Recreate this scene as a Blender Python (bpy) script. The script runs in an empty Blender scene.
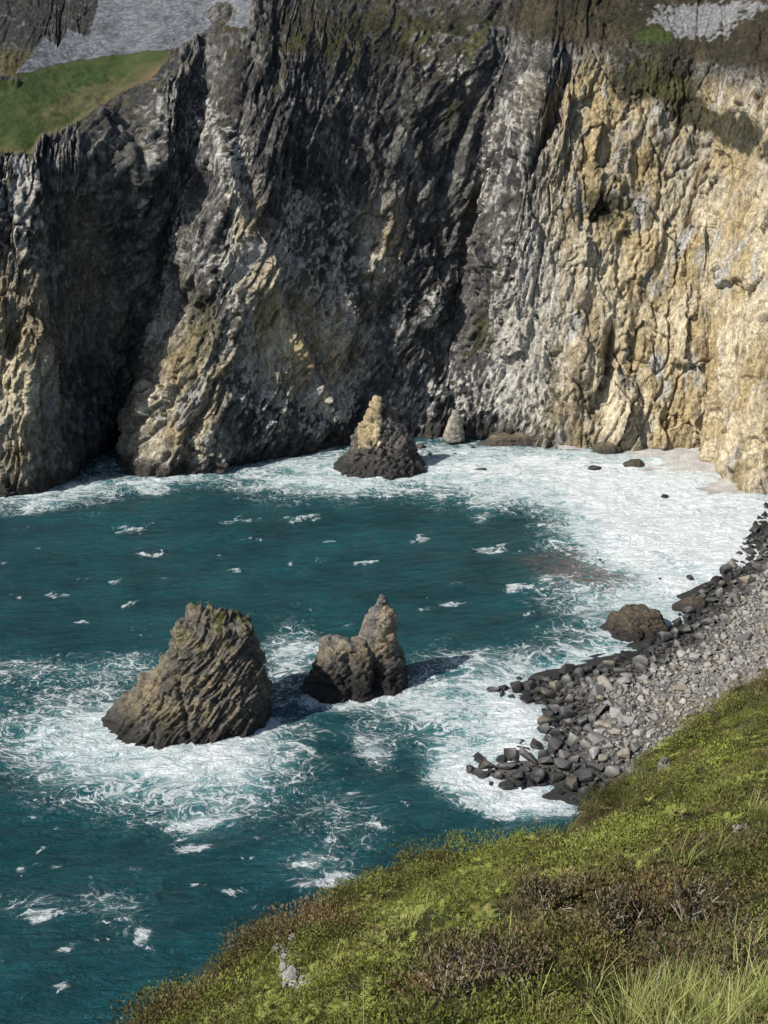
import bpy, bmesh, math, random
import numpy as np
from mathutils import Vector, Matrix, Euler
from mathutils.bvhtree import BVHTree

S = bpy.context.scene
COL = S.collection
random.seed(7)
RNG = np.random.default_rng(11)
F32 = np.float32

# ------------------------------------------------------------------ camera
CAM_Z, PITCH, FPX = 150.0, math.radians(22.0), 1150.0
cam_d = bpy.data.cameras.new('camera'); cam = bpy.data.objects.new('camera', cam_d); COL.objects.link(cam)
cam.location = (0, 0, CAM_Z); cam.rotation_euler = (math.pi/2 - PITCH, 0, 0)
cam_d.sensor_fit = 'VERTICAL'; cam_d.sensor_height = 24.0; cam_d.lens = 24.0*FPX/1024.0
cam_d.clip_start = 0.5; cam_d.clip_end = 20000
S.camera = cam
CP, SP = math.cos(PITCH), math.sin(PITCH)

def ray(px, py):
    u = (np.asarray(px, float)-384)/FPX; v = (512-np.asarray(py, float))/FPX
    return u, v*SP+CP, v*CP-SP
def on_level(px, py, z=0.0):
    """where the sight line measured on the photograph meets a level z"""
    dx, dy, dz = ray(px, py); t = (z-CAM_Z)/dz
    return dx*t, dy*t
def on_upright(px, py, Y):
    dx, dy, dz = ray(px, py); t = Y/dy
    return dx*t, CAM_Z+dz*t
def at_range(px, py, r):
    dx, dy, dz = ray(px, py); n = np.sqrt(dx*dx+dy*dy+dz*dz)
    return dx*r/n, dy*r/n, CAM_Z+dz*r/n
def to_px(x, y, z):
    zz = z-CAM_Z; dep = y*CP-zz*SP; up = y*SP+zz*CP
    dep = np.maximum(dep, 0.1)
    return 384+FPX*x/dep, 512-FPX*up/dep

# ------------------------------------------------------------------ noise
_p = RNG.permutation(256).astype(np.int32); PERM = np.concatenate([_p, _p])
_g = RNG.normal(size=(256, 3)); GRAD = (_g/np.linalg.norm(_g, axis=1)[:, None]).astype(F32)
def perlin(x, y, z):
    x = np.asarray(x, F32); y = np.asarray(y, F32); z = np.asarray(z, F32)
    x, y, z = np.broadcast_arrays(x, y, z)
    xi = np.floor(x).astype(np.int32); yi = np.floor(y).astype(np.int32); zi = np.floor(z).astype(np.int32)
    xf = x-xi; yf = y-yi; zf = z-zi
    u = xf*xf*xf*(xf*(xf*6-15)+10); v = yf*yf*yf*(yf*(yf*6-15)+10); w = zf*zf*zf*(zf*(zf*6-15)+10)
    def corner(a, b, c):
        h = PERM[(PERM[(PERM[(xi+a) & 255]+yi+b) & 255]+zi+c) & 255]
        g = GRAD[h]
        return g[..., 0]*(xf-a)+g[..., 1]*(yf-b)+g[..., 2]*(zf-c)
    def lx(b, c):
        p0 = corner(0, b, c); return p0+u*(corner(1, b, c)-p0)
    def ly(c):
        p0 = lx(0, c); return p0+v*(lx(1, c)-p0)
    p0 = ly(0)
    return (p0+w*(ly(1)-p0))*1.6
def fbm(x, y, z, o=4, gain=0.5):
    s = 0; a = 1; n = 0
    for k in range(o):
        f = 2.03**k
        s = s+a*perlin(x*f+k*17.3, y*f-k*9.1, z*f+k*5.7); n += a; a *= gain
    return s/n
def ridged(x, y, z, o=3, gain=0.5):
    s = 0; a = 1; n = 0
    for k in range(o):
        f = 2.1**k
        s = s+a*(1-2*np.abs(perlin(x*f+k*13.3, y*f+k*7.1, z*f-k*3.7))); n += a; a *= gain
    return s/n
_c = RNG.random((256, 5)).astype(F32)
def cells(x, y):
    """random tilted facets: height, distance to the facet border, cell value"""
    x = np.asarray(x, F32); y = np.asarray(y, F32)
    xi = np.floor(x).astype(np.int32); yi = np.floor(y).astype(np.int32)
    d1 = np.full(x.shape, 9, F32); d2 = d1.copy(); hh = np.zeros(x.shape, F32); cv = hh.copy()
    for a in (-1, 0, 1):
        for b in (-1, 0, 1):
            r = _c[PERM[(PERM[(xi+a) & 255]+yi+b) & 255]]
            dx = x-(xi+a+r[..., 0]); dy = y-(yi+b+r[..., 1]); d = np.sqrt(dx*dx+dy*dy)
            near = d < d1
            d2 = np.where(near, d1, np.minimum(d2, d))
            hh = np.where(near, (r[..., 2]-.5)+dx*(r[..., 3]-.5)*1.6+dy*(r[..., 4]-.5)*1.2, hh)
            cv = np.where(near, r[..., 2], cv); d1 = np.where(near, d, d1)
    return hh, d2-d1, cv
def sstep(a, b, x):
    t = np.clip((x-a)/(b-a), 0, 1); return t*t*(3-2*t)
def blob(px, py, cx, cy, rx, ry, rot=0.0):
    """soft patch; rot leans its top to the right"""
    dx = px-cx; dy = py-cy; c, s = math.cos(math.radians(rot)), math.sin(math.radians(rot))
    a = (dx*c+dy*s)/rx; b = (-dx*s+dy*c)/ry
    return np.exp(-(a*a+b*b)**1.5*0.9)

# ------------------------------------------------------------------ meshes
def link(name, me, mat, parent=None, **props):
    o = bpy.data.objects.new(name, me); COL.objects.link(o)
    if mat: me.materials.append(mat)
    if parent: o.parent = parent
    for k, v in props.items(): o[k] = v
    return o
def raw_mesh(name, verts, faces, smooth=True, col=None, extra=None):
    """faces: (n,3) or (n,4) array"""
    verts = np.ascontiguousarray(verts, F32).reshape(-1, 3); faces = np.ascontiguousarray(faces, np.int32)
    me = bpy.data.meshes.new(name); n, k = faces.shape
    me.vertices.add(len(verts)); me.vertices.foreach_set('co', verts.ravel())
    me.loops.add(n*k); me.loops.foreach_set('vertex_index', faces.ravel())
    me.polygons.add(n); me.polygons.foreach_set('loop_start', np.arange(0, n*k, k, dtype=np.int32))
    me.polygons.foreach_set('use_smooth', np.full(n, smooth))
    if col is not None:
        c = np.ones((len(verts), 4), F32); c[:, :3] = np.asarray(col).reshape(-1, 3)
        at = me.color_attributes.new('tint', 'FLOAT_COLOR', 'POINT'); at.data.foreach_set('color', c.ravel())
    for kk, vv in (extra or {}).items():
        at = me.attributes.new(kk, 'FLOAT', 'POINT'); at.data.foreach_set('value', np.ascontiguousarray(vv, F32).ravel())
    me.update(calc_edges=True); me.validate()
    return me
def grid_faces(nr, nc):
    i = np.arange(nr*nc, dtype=np.int32).reshape(nr, nc)
    return np.stack([i[:-1, :-1], i[:-1, 1:], i[1:, 1:], i[1:, :-1]], -1).reshape(-1, 4)
def subset(V, F, keep, C=None):
    f = F[keep]; used = np.unique(f); m = np.zeros(len(V), np.int32); m[used] = np.arange(len(used))
    return V[used], m[f], (None if C is None else C[used])
def grid_normals(P):
    du = np.gradient(P, axis=1); dh = np.gradient(P, axis=0)
    n = np.cross(du, dh); return n/np.maximum(np.linalg.norm(n, axis=-1, keepdims=True), 1e-6)
def mixc(a, b, t):
    return np.asarray(a)*(1-t[..., None])+np.asarray(b)*t[..., None]
def smooth_axis(A, w, axis):
    k = np.hanning(w+2)[1:-1]; k /= k.sum()
    pad = [(0, 0)]*A.ndim; pad[axis] = (w//2, w//2)
    B = np.pad(A, pad, mode='edge')
    return np.apply_along_axis(lambda v: np.convolve(v, k, mode='valid'), axis, B)

# ------------------------------------------------------------------ materials
def new_mat(name):
    m = bpy.data.materials.new(name); m.use_nodes = True; nt = m.node_tree
    b = nt.nodes['Principled BSDF']; return m, nt, b
def N(nt, typ, **kw):
    n = nt.nodes.new(typ)
    for k, v in kw.items():
        if k in n.inputs: n.inputs[k].default_value = v
        else: setattr(n, k, v)
    return n
def noise_node(nt, vec, scale, detail=6, rough=0.6, dist=0.0):
    n = N(nt, 'ShaderNodeTexNoise'); n.inputs['Scale'].default_value = scale; n.inputs['Detail'].default_value = detail
    n.inputs['Roughness'].default_value = rough; n.inputs['Distortion'].default_value = dist
    nt.links.new(vec, n.inputs['Vector']); return n.outputs['Fac']
def math_node(nt, op, a, b=None, c=None):
    n = N(nt, 'ShaderNodeMath', operation=op)
    for i, v in enumerate((a, b, c)):
        if v is None: continue
        if isinstance(v, (int, float)): n.inputs[i].default_value = v
        else: nt.links.new(v, n.inputs[i])
    return n.outputs[0]
def remap(nt, v, a, b, c=0.0, d=1.0, smooth=False):
    n = N(nt, 'ShaderNodeMapRange'); n.interpolation_type = 'SMOOTHSTEP' if smooth else 'LINEAR'
    for i, x in enumerate((a, b, c, d)):
        if isinstance(x, (int, float)): n.inputs[i+1].default_value = x
        else: nt.links.new(x, n.inputs[i+1])
    nt.links.new(v, n.inputs[0]); return n.outputs[0]
def mix_col(nt, fac, a, b, mode='MIX'):
    n = N(nt, 'ShaderNodeMix', data_type='RGBA', blend_type=mode)
    for i, v in ((0, fac), (6, a), (7, b)):
        if isinstance(v, (int, float)): n.inputs[i].default_value = v
        elif isinstance(v, tuple): n.inputs[i].default_value = (*v, 1)
        else: nt.links.new(v, n.inputs[i])
    return n.outputs[2]
def scaled_pos(nt, sx, sy, sz, rot=(0, 0, 0)):
    g = N(nt, 'ShaderNodeNewGeometry'); m = N(nt, 'ShaderNodeMapping'); m.inputs['Scale'].default_value = (sx, sy, sz)
    m.inputs['Rotation'].default_value = rot
    nt.links.new(g.outputs['Position'], m.inputs['Vector']); return m.outputs['Vector']
def bump(nt, b, h, dist, strength=1.0):
    n = N(nt, 'ShaderNodeBump'); n.inputs['Distance'].default_value = dist; n.inputs['Strength'].default_value = strength
    nt.links.new(h, n.inputs['Height']); nt.links.new(n.outputs['Normal'], b.inputs['Normal'])

def tinted(name, bump_scale, bump_dist, aniso=(1, 1, 1), var=0.35, rough=0.9, rot=(0, 0, 0), cracks=0.0):
    """surface whose colour is the mesh tint, broken up by grain"""
    m, nt, b = new_mat(name)
    at = N(nt, 'ShaderNodeVertexColor'); at.layer_name = 'tint'
    v = scaled_pos(nt, *aniso, rot)
    n1 = noise_node(nt, v, bump_scale, 8, 0.7, 0.4); n2 = noise_node(nt, v, bump_scale*4.3, 4, 0.6)
    k = remap(nt, n1, 0.3, 0.7, 1-var, 1+var); k2 = remap(nt, n2, 0.3, 0.7, 1-var*.5, 1+var*.5)
    kk = math_node(nt, 'MULTIPLY', k, k2)
    if cracks:                                             # dark joints filled with dirt and lichen
        jn = noise_node(nt, v, bump_scale*.55, 7, 0.68, 1.2)
        ja = math_node(nt, 'ABSOLUTE', math_node(nt, 'SUBTRACT', jn, .5))
        kk = math_node(nt, 'MULTIPLY', kk, remap(nt, ja, 0.0, 0.035, 1-cracks, 1.0, True))
    c = N(nt, 'ShaderNodeVectorMath', operation='SCALE'); nt.links.new(at.outputs['Color'], c.inputs[0]); nt.links.new(kk, c.inputs['Scale'])
    nt.links.new(c.outputs[0], b.inputs['Base Color']); b.inputs['Roughness'].default_value = rough
    b.inputs['Specular IOR Level'].default_value = 0.2
    if bump_dist: bump(nt, b, n1, bump_dist)
    return m
MAT_CLIFF = tinted('layered cliff rock', 0.6, 1.5, (1.0, 1.0, 0.42), 0.5, rot=(0, 0.2, 0), cracks=.6)
MAT_MEADOW = tinted('short meadow turf', 0.8, 0.25, var=0.18)
MAT_SCREE = tinted('loose grey scree', 0.9, 0.9, var=0.4)

def sea_rock_mat(name, dry, ochre, wet, wet_top, grain=1.0, rot=(0, 0.8, 0), aniso=(1, 1, 1), moss=True, vary=1.0):
    """sea stack rock: own dry colour, dark wet tidal band below wet_top, grass on flat tops"""
    m, nt, b = new_mat(name)
    g = N(nt, 'ShaderNodeNewGeometry'); sep = N(nt, 'ShaderNodeSeparateXYZ'); nt.links.new(g.outputs['Position'], sep.inputs[0])
    v = scaled_pos(nt, *aniso, rot)
    n1 = noise_node(nt, v, 0.6*grain, 9, 0.72, 0.5); n2 = noise_node(nt, scaled_pos(nt, 1, 1, 1), 0.16*grain, 4, 0.6)
    n3 = noise_node(nt, v, 2.6*grain, 4, 0.65)
    c = mix_col(nt, remap(nt, n2, 0.42, 0.62, smooth=True), dry, ochre)
    k = math_node(nt, 'MULTIPLY', remap(nt, n1, 0.32, 0.68, 1-.7*vary, 1+.7*vary), remap(nt, n3, 0.3, 0.7, 1-.4*vary, 1+.4*vary))
    sc = N(nt, 'ShaderNodeVectorMath', operation='SCALE'); nt.links.new(c, sc.inputs[0]); nt.links.new(k, sc.inputs['Scale'])
    zz = math_node(nt, 'ADD', sep.outputs['Z'], math_node(nt, 'MULTIPLY', n2, -wet_top*1.6))
    w = remap(nt, zz, -wet_top*.55, wet_top*.45, 1.0, 0.0, True)
    c2 = mix_col(nt, w, sc.outputs[0], wet)
    if moss:
        sn = N(nt, 'ShaderNodeSeparateXYZ'); nt.links.new(g.outputs['Normal'], sn.inputs[0])
        ms = math_node(nt, 'MULTIPLY', remap(nt, sn.outputs['Z'], 0.45, 0.8, smooth=True), remap(nt, n2, 0.52, 0.62, smooth=True))
        ms = math_node(nt, 'MULTIPLY', ms, remap(nt, sep.outputs['Z'], 17, 21, smooth=True))
        c2 = mix_col(nt, ms, c2, (0.05, 0.065, 0.014))
    nt.links.new(c2, b.inputs['Base Color'])
    nt.links.new(remap(nt, w, 0, 1, 0.9, 0.55), b.inputs['Roughness']); b.inputs['Specular IOR Level'].default_value = 0.25
    bump(nt, b, n1, 0.8*vary)
    return m
# ------------------------------------------------------------------ daylight
SUN_DIR = Vector((-0.65, -0.34, 0.68)).normalized()
w = bpy.data.worlds.new('World'); S.world = w; w.use_nodes = True
wn = w.node_tree; bg = wn.nodes['Background']; sky = wn.nodes.new('ShaderNodeTexSky'); sky.sky_type = 'NISHITA'
sky.sun_disc = False; sky.sun_elevation = math.asin(SUN_DIR.z); sky.sun_rotation = math.atan2(SUN_DIR.x, SUN_DIR.y)
wn.links.new(sky.outputs[0], bg.inputs['Color']); bg.inputs['Strength'].default_value = 0.088
sl = bpy.data.lights.new('sun', 'SUN'); so = bpy.data.objects.new('sun', sl); COL.objects.link(so)
sl.energy = 4.6; sl.angle = math.radians(0.5); sl.color = (1.0, 0.95, 0.86)
so.rotation_euler = SUN_DIR.to_track_quat('Z', 'Y').to_euler(); so.location = SUN_DIR*900
S.view_settings.view_transform = 'Standard'; S.view_settings.look = 'None'
S.view_settings.exposure = 0.42; S.view_settings.gamma = 1.0
S.cycles.max_bounces = 5; S.cycles.diffuse_bounces = 3; S.cycles.glossy_bounces = 2
S.cycles.transparent_max_bounces = 4; S.cycles.use_denoising = True

# ------------------------------------------------------------------ the cliff
# survey columns, left to right: plan position at heights 0, 30, 70, 112, 145, 205 (photo x, distance in metres)
HTS = np.array([0, 30, 70, 112, 145, 205], float)
NET = [
 # x at each height                    distance at each height
 ([-190,-195,-200,-205,-205,-205], [398,402,408,416,470,560]),
 ([-60,-66,-72,-76,-78,-78],       [396,399,405,413,466,555]),
 ([  8,  0, -4, -4,  0,  0],       [388,393,400,410,464,555]),
 ([ 42, 27, 19, 20, 28, 30],       [390,395,401,411,468,560]),
 ([ 60, 42, 34, 32, 46, 50],       [398,400,405,414,472,565]),
 ([ 84, 66, 52, 46, 58, 65],       [424,423,420,417,474,570]),
 ([118, 98, 82, 72, 85, 95],       [452,450,440,424,478,575]),
 ([136,134,130,120,120,125],       [462,460,450,433,482,575]),
 ([143,150,158,160,160,165],       [458,456,449,438,480,575]),
 ([129,148,180,196,208,212],       [421,432,444,450,484,575]),
 ([136,158,194,212,222,226],       [411,422,434,446,476,570]),
 ([165,186,212,232,244,250],       [405,416,429,441,470,560]),
 ([200,222,242,256,268,275],       [407,417,430,443,470,556]),
 ([236,250,266,280,292,298],       [423,428,438,451,476,556]),
 ([298,304,312,320,328,332],       [434,442,452,464,484,552]),
 ([345,352,358,364,370,374],       [444,454,466,478,496,556]),
 ([398,404,412,420,428,432],       [451,464,478,490,506,562]),
 ([446,450,462,484,510,530],       [456,476,492,500,514,570]),
 ([470,474,482,504,528,550],       [456,468,480,488,504,566]),
 ([512,510,508,528,548,566],       [450,458,466,476,492,560]),
 ([578,574,568,574,584,600],       [438,448,460,474,492,562]),
 ([612,608,604,606,610,622],       [436,449,463,477,494,565]),
 ([640,640,640,642,646,652],       [436,448,462,476,494,568]),
 ([690,690,690,692,694,698],       [436,446,460,475,494,570]),
 ([712,712,712,712,714,716],       [432,442,456,471,492,572]),
 ([722,724,726,730,734,740],       [402,422,440,458,484,570]),
 ([760,764,768,774,778,785],       [388,404,424,444,474,568]),
 ([830,832,836,842,848,856],       [380,395,415,437,470,566]),
 ([960,966,970,976,980,990],       [350,368,392,418,455,550]),
 ([1150,1150,1150,1150,1150,1150], [300,320,350,380,425,520]),
]
NX = np.array([c[0] for c in NET], float); NY = np.array([c[1] for c in NET], float)
dense_h = np.concatenate([np.linspace(-4, 0, 5)[:-1], np.linspace(0, 172, 540), np.linspace(172, 215, 60)[1:]])
# spread samples by real length along the foot and across the picture
seg = np.maximum(np.abs(np.diff(NX[:, 0]))*0.37, np.hypot(np.diff(NX[:, 0])*0.37, np.diff(NY[:, 0])*0.7))
seg[0] *= .35; seg[-1] *= .3; seg[-2] *= .45
cum = np.concatenate([[0], np.cumsum(seg)]); NU = 1150
us = np.linspace(0, cum[-1], NU)
CX = np.stack([np.interp(us, cum, NX[:, k]) for k in range(6)], 0); CY = np.stack([np.interp(us, cum, NY[:, k]) for k in range(6)], 0)
CX = smooth_axis(CX, 15, 1); CY = smooth_axis(CY, 15, 1)
NH = len(dense_h)
hi = np.clip(np.searchsorted(HTS, dense_h, side='right')-1, 0, 4); ht = (dense_h-HTS[hi])/(HTS[hi+1]-HTS[hi])
GX = CX[hi]*(1-ht)[:, None]+CX[hi+1]*ht[:, None]; GY = CY[hi]*(1-ht)[:, None]+CY[hi+1]*ht[:, None]
GX = smooth_axis(GX, 41, 0); GY = smooth_axis(GY, 41, 0)
Z0 = np.repeat(dense_h[:, None], NU, 1)
dep = GY*CP-(Z0-CAM_Z)*SP
P0 = np.stack([(GX-384)/FPX*dep, GY, Z0], -1)
BX, BY = to_px(P0[..., 0], P0[..., 1], P0[..., 2])       # where each bit of rock was surveyed on the photograph
NRM = grid_normals(P0)

wob = 11*fbm(BX/40, BY/40, 1.7, 6, .62); wob2 = 14*fbm(BX/30, BY/30, 8.1, 6, .65)
# soft ground on top: meadow and scree, heath above the right-hand wall
def below_line(pts, x, y): return y-np.interp(x, [p[0] for p in pts], [p[1] for p in pts])
edge_rock = below_line([(-200,175),(0,156),(32,158),(40,142),(75,128),(110,100),(150,82),(166,62),(200,52),(260,10)], BX+wob*.5, BY)
edge_scree = wob2*.35+below_line([(-50,110),(20,74),(60,64),(100,56),(150,52),(190,46),(215,24),(250,30),(256,0)], BX, BY+wob*.35)
edge_crag = below_line([(-50,60),(0,78),(18,72),(45,40),(58,48),(68,28),(88,38),(98,2),(110,-20)], BX+wob2*.3, BY+wob*.6)
M_MEADOW = (edge_rock < 0) & (edge_scree > 0) & (BX < 168+wob*.4) & ~((BX < 20) & (BY < 84))
M_SCREE = (edge_scree <= 0) & (edge_crag > 0) & (BX < 250+wob) & (BX > 16) & (blob(BX, BY, 222, 14, 15, 11, -20)+.3*fbm(BX/6, BY/6, 2, 3) < .45)
soft = smooth_axis(smooth_axis((M_MEADOW | M_SCREE).astype(F32), 21, 0), 21, 1)
heath = sstep(12, -14, below_line([(480,20),(530,44),(590,52),(640,50),(690,62),(768,78),(900,110),(1150,150)], BX, BY+wob*.5))*sstep(470, 540, BX)
heathL = sstep(10, -10, BY-30)*sstep(260, 330, BX)*(1-sstep(470, 540, BX))*0.5

# relief of the rock
ocz = sstep(480, 580, BX)                                  # the pale right-hand wall
tilt = 0.30-0.22*ocz
x, y, z = P0[..., 0], P0[..., 1], P0[..., 2]
wx = 3.0*fbm(x/22, y/22, z/30, 3); wz = 3.0*fbm(x/22+40, y/22, z/30, 3)
q = x-tilt*z+wx; qz = z+wz
al = us[None, :]*1.0-tilt*z+wx                             # along the wall, leaning with the beds
ribs = ridged(q/31, y/31, qz/120, 2)*3.4*(1-.65*ocz)
ribs2 = ridged(q/12.5, y/12.5, qz/30+9, 2)*2.2
ribs3 = ridged(q/5.2, y/5.2, qz/14+3, 3)*1.0
c1, b1, v1 = cells(al/6.4, qz/17); c2, b2, v2 = cells(al/2.6+.3*wz*(1-.7*ocz), qz/6.4+.25*wx*(1-.7*ocz)); c3, b3, v3 = cells(al/1.25+.3*wz, qz/2.9+.3*wx)
c0, b0, v0 = cells(al/15+.2*wz, qz/30+.12*wx+.4*al/15)
facet = c0*4.2-.8*np.exp(-b0*14)+c1*(2.6+1.2*ocz)+c2*1.5*(1-.35*ocz)+c3*0.95*(1-.35*ocz) - 0.5*np.exp(-b1*9) - .35*np.exp(-b2*9)
fine = fbm(q/2.2, y/2.2, qz/3.6, 3)*0.7
rough_amt = 0.75+.35*sstep(-.2, .5, fbm(x/40, y/40, z/40+5, 2))
crk = perlin(q/5.5, y/7, qz/34+12)+.18*perlin(q/2, y/2, qz/4); crk2 = perlin(q/11, y/11, qz/60+32)+.12*perlin(q/2, y/2, qz/4)
flute = -ocz*(.7*np.exp(-(crk/.05)**2)*sstep(-.2, .3, fbm(x/18, y/18, z/18, 2))+2.2*np.exp(-(crk2/.04)**2))+ocz*(1.0*ridged(q/9.5, y/10, qz/85+2, 2)+.55*ridged(q/3.2, y/4, qz/48+6, 3)+.5*fbm(q/6, y/6, qz/40, 3))
relief = (ribs+ribs2*(1-.75*ocz)+ribs3*(1-.75*ocz)+facet+fine+flute)*rough_amt*(1-.3*blob(BX, BY, 78, 330, 40, 190))*(1-.5*blob(BX, BY, 330, 100, 150, 110))*np.where((BY < 82) & (BX < 180), .25, 1)
# single features surveyed on the photograph
def crease(pts, wid):
    """distance (m) from a line that climbs the face; pts run by photo y"""
    ys = [p[1] for p in pts]; xs = [p[0] for p in pts]
    i = np.argsort(ys); xc = np.interp(BY, np.array(ys)[i], np.array(xs)[i])
    on = sstep(min(ys)-12, min(ys)+12, BY)*(1-sstep(max(ys)-12, max(ys)+12, BY))
    d = (BX-xc+wob*.25)*0.37
    return np.exp(-(d/wid)**2)*on
relief -= 7*crease([(536,55),(508,130),(478,200),(468,262)], 2.6)
relief -= 5*crease([(572,60),(556,110),(518,190),(514,230)], 2.0)
relief -= 5*crease([(486,72),(462,130),(440,195)], 2.2)
relief += 4.5*crease([(548,60),(524,120),(496,200),(480,270)], 4.5)
relief += 3*crease([(532,150),(522,185),(516,225)], 1.6)
relief -= 4*crease([(250,60),(236,150),(258,230),(300,330),(330,400)], 3.2)
relief += 4*crease([(226,130),(234,190),(246,240),(280,330),(338,420)], 4.0)
relief -= 3*crease([(200,80),(192,150),(168,230),(150,330)], 3)
relief -= 8*crease([(612,332),(608,365),(594,415)], 2.2); relief += 3.0*crease([(584,335),(575,400),(562,430)], 5)
relief += 5*crease([(612,370),(622,410),(632,446)], 6); relief -= 3*crease([(641,385),(640,420),(646,452)], 1.6)
relief -= 2.4*crease([(650,280),(636,320),(630,370)], 1.8); relief -= 2.6*crease([(738,285),(736,350),(722,430)], 3)
relief += 4*crease([(755,300),(748,400),(738,480)], 7)
relief += 5*blob(BX, BY, 424, 310, 12, 26, 10)+3*blob(BX, BY, 446, 240, 9, 13)+3*blob(BX, BY, 372, 264, 16, 14)
topg = np.maximum(np.maximum(soft, heath*.7), heathL)
soft_rel = fbm(x/9, y/9, z/9, 4)*1.2
relief = relief*(1-topg)+soft_rel*topg
relief *= sstep(-4, 3, z)*.6+.4
P = P0+NRM*relief[..., None]
P[..., 2] = np.where(z < 1, np.minimum(P[..., 2], z+1), P[..., 2])
N2 = grid_normals(P)
Nsm = smooth_axis(smooth_axis(N2, 7, 0), 7, 1); 
ledge = sstep(0.42, 0.75, Nsm[..., 2])

# own colours of the rock, lichen and heather; meadow and scree darkened for cloud shade
n_a = fbm(BX/55, BY/80, 3.3, 4); n_b = fbm(q/7, y/7, qz/16, 4); n_c = fbm(q/2.4, y/2.4, qz/5, 3); n_d = fbm(q/16, y/16, qz/40+7, 3)
GREY_D = (0.098, 0.095, 0.093); GREY_M = (0.235, 0.225, 0.21); GREY_P = (0.46, 0.44, 0.40); OCHRE = (0.42, 0.33, 0.185); CREAM = (0.59, 0.51, 0.36); UMBER = (0.17, 0.125, 0.07)
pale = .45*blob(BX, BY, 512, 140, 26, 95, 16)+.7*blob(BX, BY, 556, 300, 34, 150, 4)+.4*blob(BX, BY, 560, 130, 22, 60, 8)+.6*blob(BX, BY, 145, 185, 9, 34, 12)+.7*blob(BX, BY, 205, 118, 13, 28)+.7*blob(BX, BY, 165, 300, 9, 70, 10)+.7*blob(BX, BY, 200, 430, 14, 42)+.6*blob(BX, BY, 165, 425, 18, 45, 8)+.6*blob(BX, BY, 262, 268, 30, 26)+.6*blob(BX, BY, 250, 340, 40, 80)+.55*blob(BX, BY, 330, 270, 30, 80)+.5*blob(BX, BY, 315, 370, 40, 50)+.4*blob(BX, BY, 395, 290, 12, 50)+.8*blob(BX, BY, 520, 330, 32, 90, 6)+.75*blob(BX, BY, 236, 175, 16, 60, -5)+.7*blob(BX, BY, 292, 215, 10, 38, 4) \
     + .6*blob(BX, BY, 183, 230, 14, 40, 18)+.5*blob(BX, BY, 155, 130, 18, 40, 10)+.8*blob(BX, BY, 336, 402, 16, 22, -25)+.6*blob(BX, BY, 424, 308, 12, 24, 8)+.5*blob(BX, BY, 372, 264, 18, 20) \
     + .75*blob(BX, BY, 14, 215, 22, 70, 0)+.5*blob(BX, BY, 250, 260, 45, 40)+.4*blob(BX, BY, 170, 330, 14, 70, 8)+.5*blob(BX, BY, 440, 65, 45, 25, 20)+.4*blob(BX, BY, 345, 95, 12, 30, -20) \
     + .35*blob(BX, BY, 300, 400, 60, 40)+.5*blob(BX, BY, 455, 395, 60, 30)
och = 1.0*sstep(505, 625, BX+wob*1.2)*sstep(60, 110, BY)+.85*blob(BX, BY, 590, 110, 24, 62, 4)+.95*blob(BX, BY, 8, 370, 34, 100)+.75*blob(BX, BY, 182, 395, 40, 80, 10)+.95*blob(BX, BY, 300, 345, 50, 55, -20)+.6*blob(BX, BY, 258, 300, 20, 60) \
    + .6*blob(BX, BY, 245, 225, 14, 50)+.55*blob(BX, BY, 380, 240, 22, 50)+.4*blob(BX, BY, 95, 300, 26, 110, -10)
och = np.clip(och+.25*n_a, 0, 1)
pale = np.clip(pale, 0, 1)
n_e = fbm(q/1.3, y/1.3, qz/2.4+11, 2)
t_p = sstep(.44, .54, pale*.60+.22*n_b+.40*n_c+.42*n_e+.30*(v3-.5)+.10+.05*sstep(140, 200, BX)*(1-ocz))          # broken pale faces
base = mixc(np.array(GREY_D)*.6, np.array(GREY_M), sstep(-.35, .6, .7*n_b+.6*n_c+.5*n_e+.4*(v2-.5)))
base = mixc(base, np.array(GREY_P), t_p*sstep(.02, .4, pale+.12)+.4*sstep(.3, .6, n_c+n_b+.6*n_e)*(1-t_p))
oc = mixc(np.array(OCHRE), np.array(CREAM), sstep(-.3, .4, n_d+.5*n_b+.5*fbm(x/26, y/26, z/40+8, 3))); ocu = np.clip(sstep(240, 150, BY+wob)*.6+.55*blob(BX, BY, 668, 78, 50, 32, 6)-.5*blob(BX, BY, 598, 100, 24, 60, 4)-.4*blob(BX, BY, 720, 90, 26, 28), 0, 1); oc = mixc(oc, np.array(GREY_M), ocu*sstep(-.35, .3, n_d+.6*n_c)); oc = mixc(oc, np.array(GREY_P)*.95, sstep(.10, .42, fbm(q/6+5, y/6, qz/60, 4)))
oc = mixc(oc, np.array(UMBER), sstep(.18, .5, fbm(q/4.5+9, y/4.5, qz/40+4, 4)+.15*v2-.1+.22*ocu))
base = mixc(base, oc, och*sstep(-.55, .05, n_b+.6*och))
veg_p = .75*blob(BX, BY, 205, 330, 26, 85, 12)+.8*blob(BX, BY, 548, 112, 15, 34, 12)+.8*blob(BX, BY, 455, 128, 16, 36, 14)+.6*blob(BX, BY, 470, 335, 26, 40)+.9*blob(BX, BY, 692, 118, 22, 10, 15) \
      + .6*blob(BX, BY, 400, 60, 120, 50)+.85*blob(BX, BY, 612, 210, 40, 22, 10)+.8*blob(BX, BY, 740, 140, 70, 16, 28)+.75*blob(BX, BY, 660, 72, 50, 26, 6)+.6*blob(BX, BY, 500, 300, 20, 60, 10)+.7*blob(BX, BY, 650, 90, 60, 24, 8)+.6*blob(BX, BY, 745, 125, 34, 22, 20)+.4*blob(BX, BY, 110, 300, 40, 120) + .55*blob(BX, BY, 8, 250, 30, 60)+.3*blob(BX, BY, 590, 205, 30, 30)
veg = sstep(.36, .62, veg_p*.6+.45*ledge*(1-.35*ocz)+.34*n_b+.22*n_c+.04)
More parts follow.
